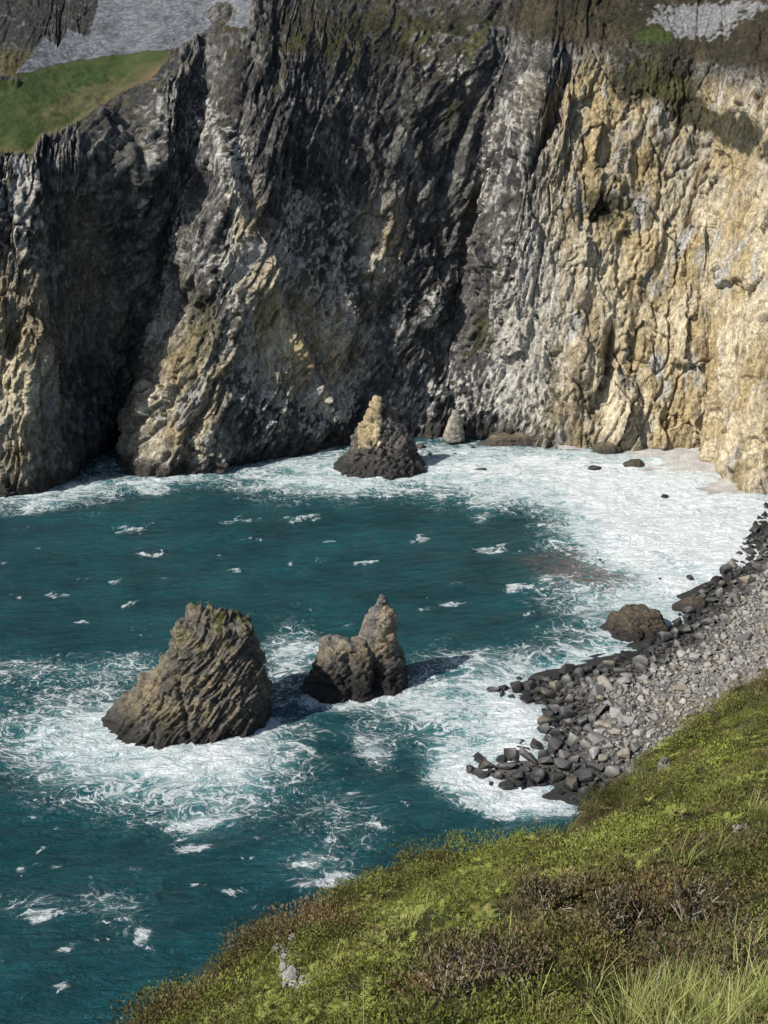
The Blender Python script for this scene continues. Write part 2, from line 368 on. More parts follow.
vegc = mixc(np.array((.035, .034, .02)), np.array((.075, .075, .022)), sstep(-.2, .5, fbm(BX/30, BY/30, 2.2, 3)))
vegc = mixc(vegc, np.array((.085, .06, .035)), sstep(.0, .5, n_d)*.7)
base = mixc(base, vegc, veg*.92)
# peaty dark gully country high on the left and centre
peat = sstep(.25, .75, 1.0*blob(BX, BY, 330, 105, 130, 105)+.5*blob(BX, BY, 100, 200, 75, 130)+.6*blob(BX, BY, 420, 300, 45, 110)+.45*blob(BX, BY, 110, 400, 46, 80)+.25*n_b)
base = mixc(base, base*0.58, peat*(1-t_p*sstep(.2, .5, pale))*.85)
hc = mixc(np.array((.036, .032, .02)), np.array((.070, .056, .034)), sstep(-.3, .4, n_d+.6*n_c)); hc = mixc(hc, np.array((.055, .085, .02)), blob(BX, BY, 655, 38, 22, 9)*.9)
hrock = sstep(.42, .6, .8*blob(BX, BY, 690, 22, 48, 18, 10)+.6*blob(BX, BY, 740, 8, 40, 12)+.5*n_c+.3*n_b)
hc = mixc(hc, np.array((.24, .24, .24)), hrock)
base = mixc(base, hc, np.clip(heath+heathL*.6, 0, 1))
# wet weed-dark foot of the wall
foot = sstep(8, 2.5, z+3.5*n_b)*(1-.75*sstep(500, 560, BX))
base = mixc(base, np.array((.04, .037, .034)), foot*.85)
crag = (BY < 80) & (BX < 170)
cragc = mixc(np.array((.05, .05, .045)), np.array((.13, .13, .13)), sstep(.1, .6, n_b+n_c)); olive = mixc(cragc, np.array((.10, .085, .045)), sstep(40, 60, BY)*sstep(60, 20, BX))
base = np.where(crag[..., None], olive, base)
mead = mixc(np.array((.030, .051, .014)), np.array((.048, .061, .019)), sstep(-.3, .4, fbm(x/14, y/14, 3, 4)))  # turf greens darkened to stand in for cloud shade
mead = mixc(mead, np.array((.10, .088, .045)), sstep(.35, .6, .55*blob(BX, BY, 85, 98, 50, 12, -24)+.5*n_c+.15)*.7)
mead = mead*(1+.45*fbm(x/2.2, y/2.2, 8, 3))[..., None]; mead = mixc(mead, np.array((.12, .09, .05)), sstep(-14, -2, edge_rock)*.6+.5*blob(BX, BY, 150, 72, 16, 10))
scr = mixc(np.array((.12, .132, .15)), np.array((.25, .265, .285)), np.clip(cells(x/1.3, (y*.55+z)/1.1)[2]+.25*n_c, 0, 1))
scr = scr*(.78-.25*sstep(0, .4, n_b))[..., None]  # stone greys lowered too, cloud shade painted into the scree colour

V = P.reshape(-1, 3); F = grid_faces(NH, NU)
fm = M_MEADOW.reshape(-1)[F].sum(1) >= 3; fs = (M_SCREE.reshape(-1)[F].sum(1) >= 3) & ~fm
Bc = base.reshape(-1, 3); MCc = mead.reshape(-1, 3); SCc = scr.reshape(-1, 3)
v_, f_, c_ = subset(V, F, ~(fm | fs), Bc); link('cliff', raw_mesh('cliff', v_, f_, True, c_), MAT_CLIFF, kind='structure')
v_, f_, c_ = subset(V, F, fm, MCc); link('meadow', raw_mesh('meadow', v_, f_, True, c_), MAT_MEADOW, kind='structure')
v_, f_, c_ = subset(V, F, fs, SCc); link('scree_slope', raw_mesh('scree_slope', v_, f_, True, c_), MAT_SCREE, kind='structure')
# moorland running back from the brow
top = P[-1][::6]; back = [top]
for k, (dy, dz) in enumerate(((60, 22), (200, 55), (900, 120), (4000, 160))):
    bb = top.copy(); bb[:, 0] *= 1+dy/600; bb[:, 1] += dy; bb[:, 2] = bb[:, 2].mean()+dz+RNG.normal(size=len(bb))*dz*.03; back.append(bb)
back = np.array(back); back[0, :, 2] -= .05
link('moorland', raw_mesh('moorland', back.reshape(-1, 3), grid_faces(*back.shape[:2]), True, np.tile((.07, .065, .03), (back.shape[0]*back.shape[1], 1))), MAT_MEADOW, kind='structure')

# ------------------------------------------------------------------ shoreline
SHORE_PX = [(1150,470),(900,492),(790,496),(768,506),(752,530),(742,552),(716,580),(694,596),(688,612),(668,630),(640,650),(604,664),(560,674),(492,692),(500,700),(548,706),(544,724),(536,744),(504,760),(468,770),(480,784),(520,784),(556,786),(590,794),(640,806),(720,830),(800,860),(1000,930)]
sx, sy = on_level(np.array([p[0] for p in SHORE_PX]), np.array([p[1] for p in SHORE_PX]))
SHORE = np.stack([sx, sy], 1)
LAND = np.concatenate([SHORE, [[900, 60], [900, 900]]])
def poly_dist(x, y, pts, closed=False):
    d = np.full(x.shape, 1e9); n = len(pts)
    for i in range(n if closed else n-1):
        a = pts[i]; b = pts[(i+1) % n]; ab = b-a
        t = np.clip(((x-a[0])*ab[0]+(y-a[1])*ab[1])/(ab@ab), 0, 1)
        d = np.minimum(d, np.hypot(x-a[0]-t*ab[0], y-a[1]-t*ab[1]))
    return d
def inside(x, y, pts):
    r = np.zeros(x.shape, bool); n = len(pts)
    for i in range(n):
        a = pts[i]; b = pts[(i+1) % n]
        c = ((a[1] > y) != (b[1] > y)) & (x < (b[0]-a[0])*(y-a[1])/(b[1]-a[1]+1e-12)+a[0]); r ^= c
    return r
def beach_z(x, y):
    d = poly_dist(x, y, SHORE); s = np.where(inside(x, y, LAND), d, -d)
    zz = np.where(s > 0, .14*s+.0030*np.minimum(s, 60)**2, .2*s)
    return np.clip(zz, -5, 60)+.5*fbm(x/9, y/9, 4.4, 3)*sstep(-4, 6, s), s
bx = np.arange(-10, 260, 1.0); by = np.arange(150, 440, 1.0)
BGX, BGY = np.meshgrid(bx, by); BZ, BS = beach_z(BGX, BGY)
bV = np.stack([BGX, BGY, BZ], -1).reshape(-1, 3); bF = grid_faces(len(by), len(bx)); keep = (BS.reshape(-1)[bF] > -14).any(1)
n_ = fbm(BGX/7, BGY/7, 1, 4)
bc = mixc(np.array((.075, .072, .068)), np.array((.13, .12, .105)), sstep(-.3, .4, n_)); bc = mixc(bc, np.array((.21, .17, .12)), sstep(18, 34, BS+8*n_)*.8)
bc = mixc(bc, np.array((.035, .035, .036)), sstep(5, 0, BS+3*n_))
v_, f_, c_ = subset(bV, bF, keep, bc.reshape(-1, 3))
MAT_BEACH = tinted('shingle between the boulders', 1.6, 0.6, var=.5)
beach = link('beach', raw_mesh('beach', v_, f_, True, c_), MAT_BEACH, kind='structure')

# the little pale strand under the wall
CW = np.stack(on_level(np.array([612,640,672,704,724,745]), np.array([452,466,480,490,496,499])), 1)
kx, ky = np.arange(70, 160, 1.0), np.arange(375, 470, 1.0); KX, KY = np.meshgrid(kx, ky)
kd = poly_dist(KX, KY, CW); side = np.where(KY > np.interp(KX, CW[:, 0], CW[:, 1]), 1, -1); kz = .055*kd*side-.1+.25*fbm(KX/6, KY/6, 9, 3)
kc = mixc(np.array((.40, .39, .37)), np.array((.52, .51, .49)), sstep(-.3, .4, fbm(KX/5, KY/5, 2, 4))); kc = mixc(kc, np.array((.26, .255, .245)), sstep(4, 0, kd)*.7)
kF = grid_faces(len(ky), len(kx)); kk_ = ((side*kd).reshape(-1)[kF] > -12).all(1) & (KX.reshape(-1)[kF] < 150).all(1)
v_, f_, c_ = subset(np.stack([KX, KY, kz], -1).reshape(-1, 3), kF, kk_, kc.reshape(-1, 3))
link('cove_beach', raw_mesh('cove_beach', v_, f_, True, c_), MAT_BEACH, kind='structure')

# ------------------------------------------------------------------ the sea
def axis(lo, hi, step, far):
    core = np.arange(lo, hi, step); g = 1.35**np.arange(1, 40)*step; g = np.cumsum(g); g = g[g < far]
    return np.concatenate([lo-g[::-1], core, core[-1]+g])
gx = axis(-190, 190, 0.62, 6000); gy = axis(100, 470, 0.62, 6000)
SX, SY = np.meshgrid(gx, gy)
SPX, SPY = to_px(SX, SY, np.zeros_like(SX)); ahead = (SY > 60) & (SY < 520) & (abs(SX) < 260)
SPX = np.where(ahead, SPX, -999); SPY = np.where(ahead, SPY, -999)
def strip(pts, wid, soft=1.0):
    a = np.stack(on_level(np.array([p[0] for p in pts]), np.array([p[1] for p in pts])), 1)
    return np.exp(-(poly_dist(SX, SY, a)/wid)**2*soft)
warp = 26*fbm(SX/22, SY/16, .5, 5, .6); warpy = 20*fbm(SX/22+9, SY/16, 2.5, 5, .6)
def fb(cx, cy, rx, ry, rot=0):
    dx = SPX+warp-cx; dy = SPY+warpy*.7-cy; c, s = math.cos(math.radians(rot)), math.sin(math.radians(rot))
    return np.exp(-((dx*c+dy*s)/rx)**2*.85-((-dx*s+dy*c)/ry)**2*.85)
foam = np.zeros_like(SX)
def add(f, k=1.0):
    global foam; foam = foam+k*f-foam*k*np.clip(f, 0, 1)*.5
# broken water round the two near stacks
add(fb(75, 728, 62, 32), .8); add(fb(120, 752, 70, 30), .85); add(fb(190, 766, 85, 26), .95); add(fb(250, 745, 46, 34), .75); add(fb(140, 775, 90, 30), .5)
add(fb(60, 672, 95, 16, -3), .55); add(fb(130, 668, 30, 18), .4); add(fb(290, 660, 34, 36, 25), .72); add(fb(300, 640, 24, 16), .35)
add(fb(180, 805, 90, 26), .42); add(fb(330, 850, 60, 40), .32); add(fb(60, 905, 90, 18), .28); add(fb(120, 925, 40, 50), .22)
add(fb(420, 704, 40, 14), .5); add(fb(330, 706, 40, 8), .45); add(fb(376, 748, 17, 14, 25), .75); add(fb(350, 810, 40, 30), .25)
add(fb(400, 730, 60, 20), .25); add(fb(440, 690, 50, 30), .45); add(fb(20, 760, 40, 40), .25)
# surf along the foot of the cliff
add(fb(30, 500, 46, 12), .9); add(fb(85, 490, 36, 12), .65); add(fb(170, 478, 40, 8), .95); add(fb(110, 468, 30, 16), .5); add(fb(240, 470, 50, 10), .6)
add(fb(310, 462, 50, 18, -6), .8); add(fb(345, 478, 60, 14), .8); add(fb(400, 474, 44, 14), .85); add(fb(450, 462, 46, 20), .85); add(fb(330, 495, 120, 14), .28)
# the long white wash against the right-hand beach
add(fb(560, 478, 90, 24, 8), 1.0); add(fb(640, 505, 70, 40, 14), 1.1); add(fb(700, 530, 60, 50), 1.1); add(fb(655, 560, 60, 46), .75); add(fb(740, 520, 40, 40), 1.0)
add(fb(600, 540, 46, 30), .34); add(fb(630, 608, 50, 20), .6); add(fb(560, 600, 40, 24), .28); add(fb(500, 490, 60, 20), .5); add(fb(640, 470, 90, 16), .7)
add(strip([(520,462),(600,488),(650,515),(690,555),(668,590)], 5), .5)
# breakers on the boulder spit
add(fb(600, 650, 44, 18), .75); add(fb(560, 672, 60, 18), .6); add(fb(512, 716, 46, 36), .85); add(fb(525, 740, 26, 30), .7); add(fb(470, 778, 34, 16), 1.0); add(fb(540, 796, 50, 14), 1.0)
add(fb(452, 778, 24, 12), .9); add(fb(515, 800, 50, 10), .7); add(fb(520, 722, 30, 22), .6); add(fb(480, 660, 60, 20), .35); add(fb(470, 720, 40, 40), .4); add(fb(455, 760, 24, 14), .5)
# white horses
capx = 16*fbm(SX/6, SY/4, 4.5, 4, .65); capy = 9*fbm(SX/6+9, SY/4, 14.5, 4, .65)
caps = [(236,569,8,3),(480,516,12,3.5),(493,548,17,3.5),(60,598,12,2),(130,527,26,3),(250,540,20,2),(150,552,18,2),(20,598,14,2),(330,545,10,2),(450,602,16,3),(520,588,14,4),(80,620,14,2),(240,522,24,2.5),(370,560,16,2),
        (560,578,26,4),(190,850,22,6),(310,862,28,5),(120,905,30,4),(40,915,26,8),(145,940,8,14),(20,870,10,5),(230,890,18,5),(425,606,10,3),(300,520,26,2.5),(420,540,14,2),(200,820,40,8),(330,880,40,6),(60,950,16,4)]
for cx, cy, rx, ry in caps: add(blob(SPX+capx, SPY+capy, cx, cy, rx*.8, ry*.8, -6), .78)
for k in range(110):
    cx, cy = RNG.uniform(-40, 560), RNG.uniform(505, 1010)
    add(blob(SPX+capx, SPY+capy, cx, cy, RNG.uniform(3, 11)*(cy/750), RNG.uniform(.8, 2)*(cy/750), RNG.uniform(-25, 5)), RNG.uniform(.35, .68))
for pts in ([(103,716),(125,734),(150,747),(200,748),(262,743),(271,722)], [(302,699),(336,705),(370,700),(411,693)], [(331,470),(360,479),(400,475),(425,466)], [(600,634),(635,637),(668,630)]): add(strip(pts, 1.7), .75)
SZb, SSs = beach_z(np.where(ahead, SX, -150), np.where(ahead, SY, 300)); add(np.where(ahead, sstep(-9, 0, SSs), 0), .5)
foam = np.clip(foam*(.64+.30*sstep(430, 580, SPX)*sstep(660, 580, SPY)+.22*blob(SPX, SPY, 500, 765, 70, 50))+.16*fbm(SX/22, SY/12, 6.1, 4)*(.35+np.clip(foam, 0, 1)), 0, 1.15)
churn = smooth_axis(smooth_axis(foam, 27, 0), 27, 1)
foam *= 1-.6*blob(SPX+warp, SPY+warpy*.5, 585, 572, 50, 18, 12)
rust = 1.5*blob(SPX+warp, SPY+warpy*.5, 590, 575, 55, 15, 12)*.8+.5*blob(SPX+warp, SPY, 570, 552, 26, 6)
# swell and chop, crests across the picture
swx = SX*.96+SY*.28; swy = SY*.96-SX*.28
calm = np.where(ahead, 1, 0)*1.0
hgt = 1.6*perlin(swx/46, swy/15, .3)+.45*perlin(swx/19, swy/6.5, 1.3)+.55*perlin(swx/7, swy/2.6, 2.3)+.34*np.clip(foam, 0, 1)*fbm(SX/5, SY/3.4, 7, 3)*1.2
hgt = hgt*calm+.5*np.clip(foam-.5, 0, .6)*calm
me = raw_mesh('sea', np.stack([SX, SY, hgt], -1), grid_faces(len(gy), len(gx)), True, None, {'foam': foam, 'churn': churn, 'rust': rust})
m, nt, b = new_mat('cold green sea with foam')
at = lambda nm: (lambda n: (setattr(n, 'attribute_name', nm), n.outputs['Fac'])[1])(nt.nodes.new('ShaderNodeAttribute'))
fo, ch, ru = at('foam'), at('churn'), at('rust')
pv = scaled_pos(nt, 1, 1, 1); ps = scaled_pos(nt, .72, 1.12, 1, (0, 0, -.3))
def swirl(vec, scale, amt):
    """carry a coordinate along with eddies, so the foam lines curl"""
    n = N(nt, 'ShaderNodeTexNoise'); n.inputs['Scale'].default_value = scale; n.inputs['Detail'].default_value = 2; nt.links.new(vec, n.inputs['Vector'])
    a = N(nt, 'ShaderNodeVectorMath', operation='SUBTRACT'); nt.links.new(n.outputs['Color'], a.inputs[0]); a.inputs[1].default_value = (.5, .5, .5)
    m_ = N(nt, 'ShaderNodeVectorMath', operation='MULTIPLY_ADD'); nt.links.new(a.outputs[0], m_.inputs[0]); m_.inputs[1].default_value = (amt, amt, 0); nt.links.new(vec, m_.inputs[2]); return m_.outputs[0]
sw = swirl(swirl(ps, .07, 13), .35, 2.6)
def web(scale, det, rough):
    n = noise_node(nt, sw, scale, det, rough, 0)
    return math_node(nt, 'ABSOLUTE', math_node(nt, 'SUBTRACT', n, .5))
r1, r2, r3 = web(.085, 3, .5), web(.21, 3, .55), web(.55, 3, .55)
fine = noise_node(nt, sw, .8, 4, .6, 0); mid = noise_node(nt, ps, .05, 5, .6, 1.0)
fo2 = math_node(nt, 'MULTIPLY', fo, remap(nt, mid, .3, .7, .62, 1.3))
fo2 = math_node(nt, 'ADD', fo2, math_node(nt, 'MULTIPLY', math_node(nt, 'SUBTRACT', fine, .5), .35))
wd = math_node(nt, 'MULTIPLY', math_node(nt, 'POWER', math_node(nt, 'MAXIMUM', fo2, 0.0), 1.7), .20)      # foam lines thicken until they close up
def lines(r, k):
    w_ = math_node(nt, 'MULTIPLY', wd, k)
    return math_node(nt, 'MULTIPLY', remap(nt, r, math_node(nt, 'MULTIPLY', w_, 1.5), math_node(nt, 'MULTIPLY', w_, .25), 0, 1, True), remap(nt, wd, .004, .016))
crisp = math_node(nt, 'MAXIMUM', math_node(nt, 'MAXIMUM', lines(r1, .55), lines(r2, .75)), lines(r3, .8))
solid = remap(nt, math_node(nt, 'ADD', fo2, math_node(nt, 'MULTIPLY', math_node(nt, 'SUBTRACT', .1, r2), 1.6)), .72, .98, 0, 1, True)
veil = math_node(nt, 'MULTIPLY', remap(nt, math_node(nt, 'ADD', fo2, math_node(nt, 'MULTIPLY', math_node(nt, 'SUBTRACT', .1, r1), 2.0)), .22, .95, 0, 1, True), .46)
fmask = math_node(nt, 'MAXIMUM', math_node(nt, 'MAXIMUM', math_node(nt, 'MULTIPLY', crisp, .78), solid), veil)
milk = remap(nt, math_node(nt, 'ADD', ch, math_node(nt, 'MULTIPLY', math_node(nt, 'SUBTRACT', fine, .5), .5)), .08, .80, 0, .9, True)
big = noise_node(nt, ps, .05, 5, .65)
deep = mix_col(nt, remap(nt, big, .32, .68), (.0025, .030, .040), (.009, .074, .086))
wat = mix_col(nt, milk, deep, (.085, .30, .32))
wat = mix_col(nt, math_node(nt, 'MULTIPLY', ru, remap(nt, fine, .35, .6)), wat, (.16, .10, .085))
fcol = mix_col(nt, remap(nt, fine, .35, .65), (.58, .65, .67), (.80, .82, .82))
colr = mix_col(nt, fmask, wat, fcol)
nt.links.new(colr, b.inputs['Base Color'])
nt.links.new(remap(nt, fmask, 0, 1, .11, .8), b.inputs['Roughness']); b.inputs['IOR'].default_value = 1.33
wv = noise_node(nt, scaled_pos(nt, .42, 1.1, 1, (0, 0, -.28)), .55, 6, .66, .6)
wv2 = noise_node(nt, scaled_pos(nt, .6, 1.2, 1, (0, 0, .2)), 1.5, 4, .6, .4)
bh = math_node(nt, 'ADD', math_node(nt, 'ADD', wv, math_node(nt, 'MULTIPLY', wv2, .30)), math_node(nt, 'MULTIPLY', fmask, .22))
bump(nt, b, bh, 2.1, 1.0)
link('sea', me, m, kind='structure')
# ------------------------------------------------------------------ rocks in the water
def tag(o, label, cat, group=None):
    o['label'] = label; o['category'] = cat
    if group: o['group'] = group
    return o
def loft_bm(bm, rows, Y, depth, expo=2.5, lean=0.0, n=40):
    """rows: (photo y, left x, right x[, depth factor]) read on the upright plane at distance Y"""
    rings = []
    for r in rows:
        py, xl, xr = r[:3]; df = r[3] if len(r) > 3 else 1.0
        a, z = on_upright(xl, py, Y); c, _ = on_upright(xr, py, Y)
        cx, hw = (a+c)/2, (c-a)/2; hd = max(hw*depth*df, .3); ring = []
        for k in range(n):
            t = 2*math.pi*k/n; ct, st = math.cos(t), math.sin(t)
            ring.append(bm.verts.new((cx+hw*math.copysign(abs(ct)**(2/expo), ct), Y+lean*z+hd*math.copysign(abs(st)**(2/expo), st), z)))
        rings.append(ring)
    for a, b in zip(rings[:-1], rings[1:]):
        for k in range(n): bm.faces.new((a[k], a[(k+1) % n], b[(k+1) % n], b[k]))
    bm.faces.new(rings[0]); bm.faces.new(rings[-1])
    bmesh.ops.recalc_face_normals(bm, faces=bm.faces)
def remeshed(bm, voxel):
    me = bpy.data.meshes.new('tmp'); bm.to_mesh(me); bm.free()
    o = bpy.data.objects.new('tmp', me); COL.objects.link(o)
    md = o.modifiers.new('r', 'REMESH'); md.mode = 'VOXEL'; md.voxel_size = voxel
    dg = bpy.context.evaluated_depsgraph_get(); ev = o.evaluated_get(dg); e = ev.to_mesh()
    n = len(e.vertices); V = np.empty(n*3, F32); e.vertices.foreach_get('co', V)
    nn = np.empty(n*3, F32); e.vertex_normals.foreach_get('vector', nn)
    Fq = np.empty(len(e.polygons)*4, np.int32); e.loops.foreach_get('vertex_index', Fq)
    ev.to_mesh_clear(); bpy.data.objects.remove(o); bpy.data.meshes.remove(me)
    return V.reshape(-1, 3), nn.reshape(-1, 3), Fq.reshape(-1, 4)
def beds(V, nrm, pitch, amp, warp=.55):
    """stacked rock beds: sharp steps across the direction nrm"""
    nrm = np.array(nrm)/np.linalg.norm(nrm); x, y, z = V.T
    t = V@nrm/pitch+warp*fbm(x/9, y/9, z/9, 3)
    s = t-np.floor(t); saw = np.where(s < .8, s/.8, (1-s)/.2)
    k = np.floor(t); return amp*(saw-.5)*(.35+1.1*((np.sin(k*12.9898)*43758.5) % 1))*(.25+1.1*sstep(-.35, .4, fbm(x/4, y/4, z/4+3, 3)))
def sea_rock(name, lofts, Y, mat, voxel=.3, bed=None, rough=1.0, cuts=(), label='', cat='sea stack', block=.75, second=None, strata=()):
    bm = bmesh.new()
    for rows, depth, expo, lean, dy in lofts: loft_bm(bm, rows, Y+dy, depth, expo, lean)
    V, n, Fq = remeshed(bm, voxel); x, y, z = V.T
    d = 1.5*rough*ridged(x/7, y/7, z/12, 3)+.7*rough*fbm(x/2.2, y/2.2, z/2.2, 4)
    c, b, _ = cells(x/2.6+y/3.1+.25*z, z/3.4+y/4.0); d = d+block*rough*c-.4*block*rough*np.exp(-b*8)
    for nrm, pitch, amp in (bed or ()): d = d+beds(V, nrm, pitch, amp)
    for nrm, pitch, amp in strata:                         # uneven beds: ridges drawn out along the bedding
        nv_ = np.array(nrm)/np.linalg.norm(nrm); al_ = np.array((nv_[2], 0, -nv_[0])); t_ = V@nv_+.8*fbm(x/7, y/7, z/7, 2); a_ = V@al_
        d = d+amp*(ridged(t_/pitch, a_/(pitch*9), y/(pitch*5), 3)*.7+.5*(cells(t_/pitch*.8, a_/(pitch*4))[0]))
    for (pts, wid, deep) in cuts:
        bx_, by_ = to_px(x, y, z); ys = [p[1] for p in pts]; xc = np.interp(by_, ys, [p[0] for p in pts])
        on = sstep(ys[0]-8, ys[0]+4, by_); d = d-deep*np.exp(-((bx_-xc)/wid)**2)*on*(n[:, 1] < .2)
    V = V+n*d[:, None]
    o = link(name, raw_mesh(name, V, Fq, True), mat); c0 = V.mean(0); c0[2] = 0
    if second:
        m2, test = second; o.data.materials.append(m2); cen = V[Fq].mean(1); bx_, by_ = to_px(*cen.T)
        o.data.polygons.foreach_set('material_index', test(bx_, by_, cen).astype(np.int32))
    o.data.transform(Matrix.Translation(-Vector(c0))); o.location = c0
    return tag(o, label, cat)
R_STACK = sea_rock_mat('slanting grey-brown beds', (.10, .092, .08), (.20, .165, .108), (.028, .025, .023), 6.0, 1.2, rot=(0, .85, 0), aniso=(.8, .8, 2.2))
R_CHAIR = sea_rock_mat('broken grey and tan rock', (.14, .128, .115), (.29, .235, .15), (.017, .016, .016), 12.5, 1.3, moss=False)
R_FAR = sea_rock_mat('dark cove rock', (.085, .08, .078), (.12, .105, .085), (.030, .028, .027), 9.0, 1.0, moss=False)
R_GOLD = sea_rock_mat('golden spire rock', (.25, .20, .12), (.36, .29, .18), (.06, .05, .04), 6.0, 1.0, moss=False)
R_BROWN = sea_rock_mat('brown beach rock', (.065, .055, .042), (.11, .088, .06), (.035, .031, .028), 2.4, 2.0, moss=False)

Y1 = float(on_level(190, 722)[1]); Y2 = float(on_level(358, 688)[1]); Y3 = float(on_level(378, 468)[1])
sea_rock('sea_stack', [
    ([(738,116,263),(728,108,266),(719,112,265),(711,119,264),(702,128,262),(692,136,262),(682,149,260),(672,161,258),(661,169,256),(648,172,251),(640,172,249),(633,176,245)], .56, 2.0, .14, 0),
    ([(660,186,256),(644,189,248),(634,189,245),(625,189,238),(618,191,216)], .62, 3.4, .1, 3.0)],
    Y1, R_STACK, .24, None, .7, [([(176,640),(181,690),(192,750)], 3, 1.6)],
    'broad grey-brown sea stack of slanting rock beds, flat-topped with a little grass, ringed by foam', block=.6, strata=[((-.74, -.05, .62), 1.25, 1.75), ((-.74, -.05, .62), .55, .45)])
sea_rock('sea_stack', [
    ([(696,303,374),(684,309,374),(672,317,374),(660,319,373),(652,320,369),(646,322,361),(642,326,344)], .58, 3.0, .05, -1),
    ([(696,346,409),(684,351,407),(668,356,402),(650,361,401),(636,364,399),(624,368,396),(613,373,391),(605,378,387),(599,380,384)], .70, 2.5, .06, 2)],
    Y2, R_CHAIR, .23, [((-.62, .2, .7), 1.5, .3)], .9, [([(348,655),(352,690)], 5, 1.2)],
    'chair-shaped sea stack, low left block joined to a tall tan spire, black wet foot')
def on_spire(bx_, by_, cen):
    wv = 4*fbm(cen[:, 0]/2, cen[:, 1]/2, cen[:, 2]/2, 3)
    return (by_ < 447+wv) & (bx_+wv*.6 < 382-(by_-400)*.05) & (bx_ > 358) & (by_ > 395)
sea_rock('sea_stack', [
    ([(474,332,424),(465,338,421),(456,348,414),(446,353,412),(436,357,406),(428,362,402),(420,366,396),(413,372,391),(408,378,386)], .6, 2.5, .06, 0),
    ([(456,358,384),(444,362,382),(434,365,381),(424,367,382),(414,370,380),(405,374,382),(400,376,380)], .75, 2.4, .03, -3.0)],
    Y3, R_FAR, .32, [((-.7, .2, .5), 2.2, .4)], 1.35, (), 'dark jagged sea rock with a golden leaning pinnacle, standing in surf below the cliff', second=(R_GOLD, on_spire))
sea_rock('spire_rock', [([(440,444,464),(432,446,463),(424,448,463),(416,452,461),(411,454,459)], .9, 2.5, .05, 0)],
    float(on_level(455, 441)[1]), sea_rock_mat('pale grey rock', (.23, .215, .19), (.27, .24, .19), (.05, .045, .04), 1.6, 1.0, moss=False), .35, (), .6, (), 'small pale grey stump of rock at the cliff foot, deep in the cove corner', 'rock pinnacle')
sea_rock('rock_ledge', [([(446,478,560),(441,486,556),(437,492,552),(434,500,545)], .30, 2.2, 0, 0)], float(on_level(515, 442)[1]), R_GOLD, .4, [((0, 0, 1), 1.1, .5)], .5, (), 'low yellowish rock ledge running along the cliff foot behind the surf', 'rock ledge')
sea_rock('shore_rock', [([(633,603,667),(628,604,666),(623,609,665),(618,616,664),(614,624,661),(612,632,655)], .60, 2.6, .25, 0)], float(on_level(636, 629)[1]), R_BROWN, .25, [((.25, .1, .9), 1.2, .2)], .5, (), 'big brown wedge-shaped rock standing in foam just off the boulder beach', 'shore rock', block=2.2)
sea_rock('shore_rock', [([(612,672,706),(606,674,705),(601,684,704),(598,692,702)], .6, 2.3, .1, 0)], float(on_level(690, 608)[1]), R_BROWN, .25, (), .4, (), 'smooth tan rock slab half buried in the upper beach boulders at the surf edge', 'shore rock')
for rows, lab in (([(452,592,622),(447,594,620),(443,600,616)], 'rounded tan boulder fallen against the right-hand cliff foot, left of a flat slab'), ([(466,622,645),(463,625,642),(461,630,640)], 'flat tan slab lying in the wash below the pale cliff'), ([(444,558,580),(439,560,578),(435,564,574)], 'squat dark tan boulder at the cliff foot, just right of the yellow ledge')):
    sea_rock('fallen_boulder', [(rows, .6, 2.4, 0, -1)], float(on_level((rows[0][1]+rows[0][2])/2, rows[0][0]-1)[1]), R_GOLD, .35, (), .5, (), lab, 'boulder')

# ------------------------------------------------------------------ boulders
def boulder_mesh(name, n, flat, seed):
    r = random.Random(seed); bm = bmesh.new()
    for _ in range(n):
        v = Vector((r.gauss(0, 1), r.gauss(0, 1), r.gauss(0, 1))).normalized()*r.uniform(.82, 1.08)
        bm.verts.new((v.x*r.uniform(.9, 1.1), v.y*.85, v.z*flat))
    res = bmesh.ops.convex_hull(bm, input=bm.verts)
    junk = [e for e in res['geom_interior']+res['geom_unused'] if isinstance(e, bmesh.types.BMVert)]
    if junk: bmesh.ops.delete(bm, geom=list(set(junk)), context='VERTS')
    bmesh.ops.dissolve_limit(bm, angle_limit=math.radians(9), verts=bm.verts, edges=bm.edges)
    bmesh.ops.bevel(bm, geom=list(bm.edges)+list(bm.verts), offset=.07, segments=2, affect='EDGES', profile=.6, clamp_overlap=True)
    bmesh.ops.triangulate(bm, faces=bm.faces)
    bmesh.ops.recalc_face_normals(bm, faces=bm.faces)
    me = bpy.data.meshes.new(name); bm.to_mesh(me); bm.free()
    for p in me.polygons: p.use_smooth = False
    return me
m, nt, b = new_mat('beach boulder')
g = N(nt, 'ShaderNodeNewGeometry'); sep = N(nt, 'ShaderNodeSeparateXYZ'); nt.links.new(g.outputs['Position'], sep.inputs[0])
at = nt.nodes.new('ShaderNodeAttribute'); at.attribute_name = 'stone'; oi = N(nt, 'ShaderNodeObjectInfo')
rnd = math_node(nt, 'FRACT', math_node(nt, 'ADD', oi.outputs['Random'], at.outputs['Fac']))
pv = scaled_pos(nt, 1, 1, 1); n1 = noise_node(nt, pv, 1.3, 7, .7, .3); n2 = noise_node(nt, pv, .10, 3, .5)
rmp = N(nt, 'ShaderNodeValToRGB'); nt.links.new(rnd, rmp.inputs[0])
stops = [(0, (.11, .108, .106)), (.25, (.18, .175, .168)), (.5, (.24, .232, .215)), (.72, (.29, .28, .26)), (.86, (.23, .195, .145)), (1, (.37, .36, .34))]
while len(rmp.color_ramp.elements) < len(stops): rmp.color_ramp.elements.new(.5)
for e, (p, c) in zip(rmp.color_ramp.elements, stops): e.position = p; e.color = (*c, 1)
sc = N(nt, 'ShaderNodeVectorMath', operation='SCALE'); nt.links.new(rmp.outputs[0], sc.inputs[0]); nt.links.new(remap(nt, n1, .3, .7, .65, 1.3), sc.inputs['Scale'])
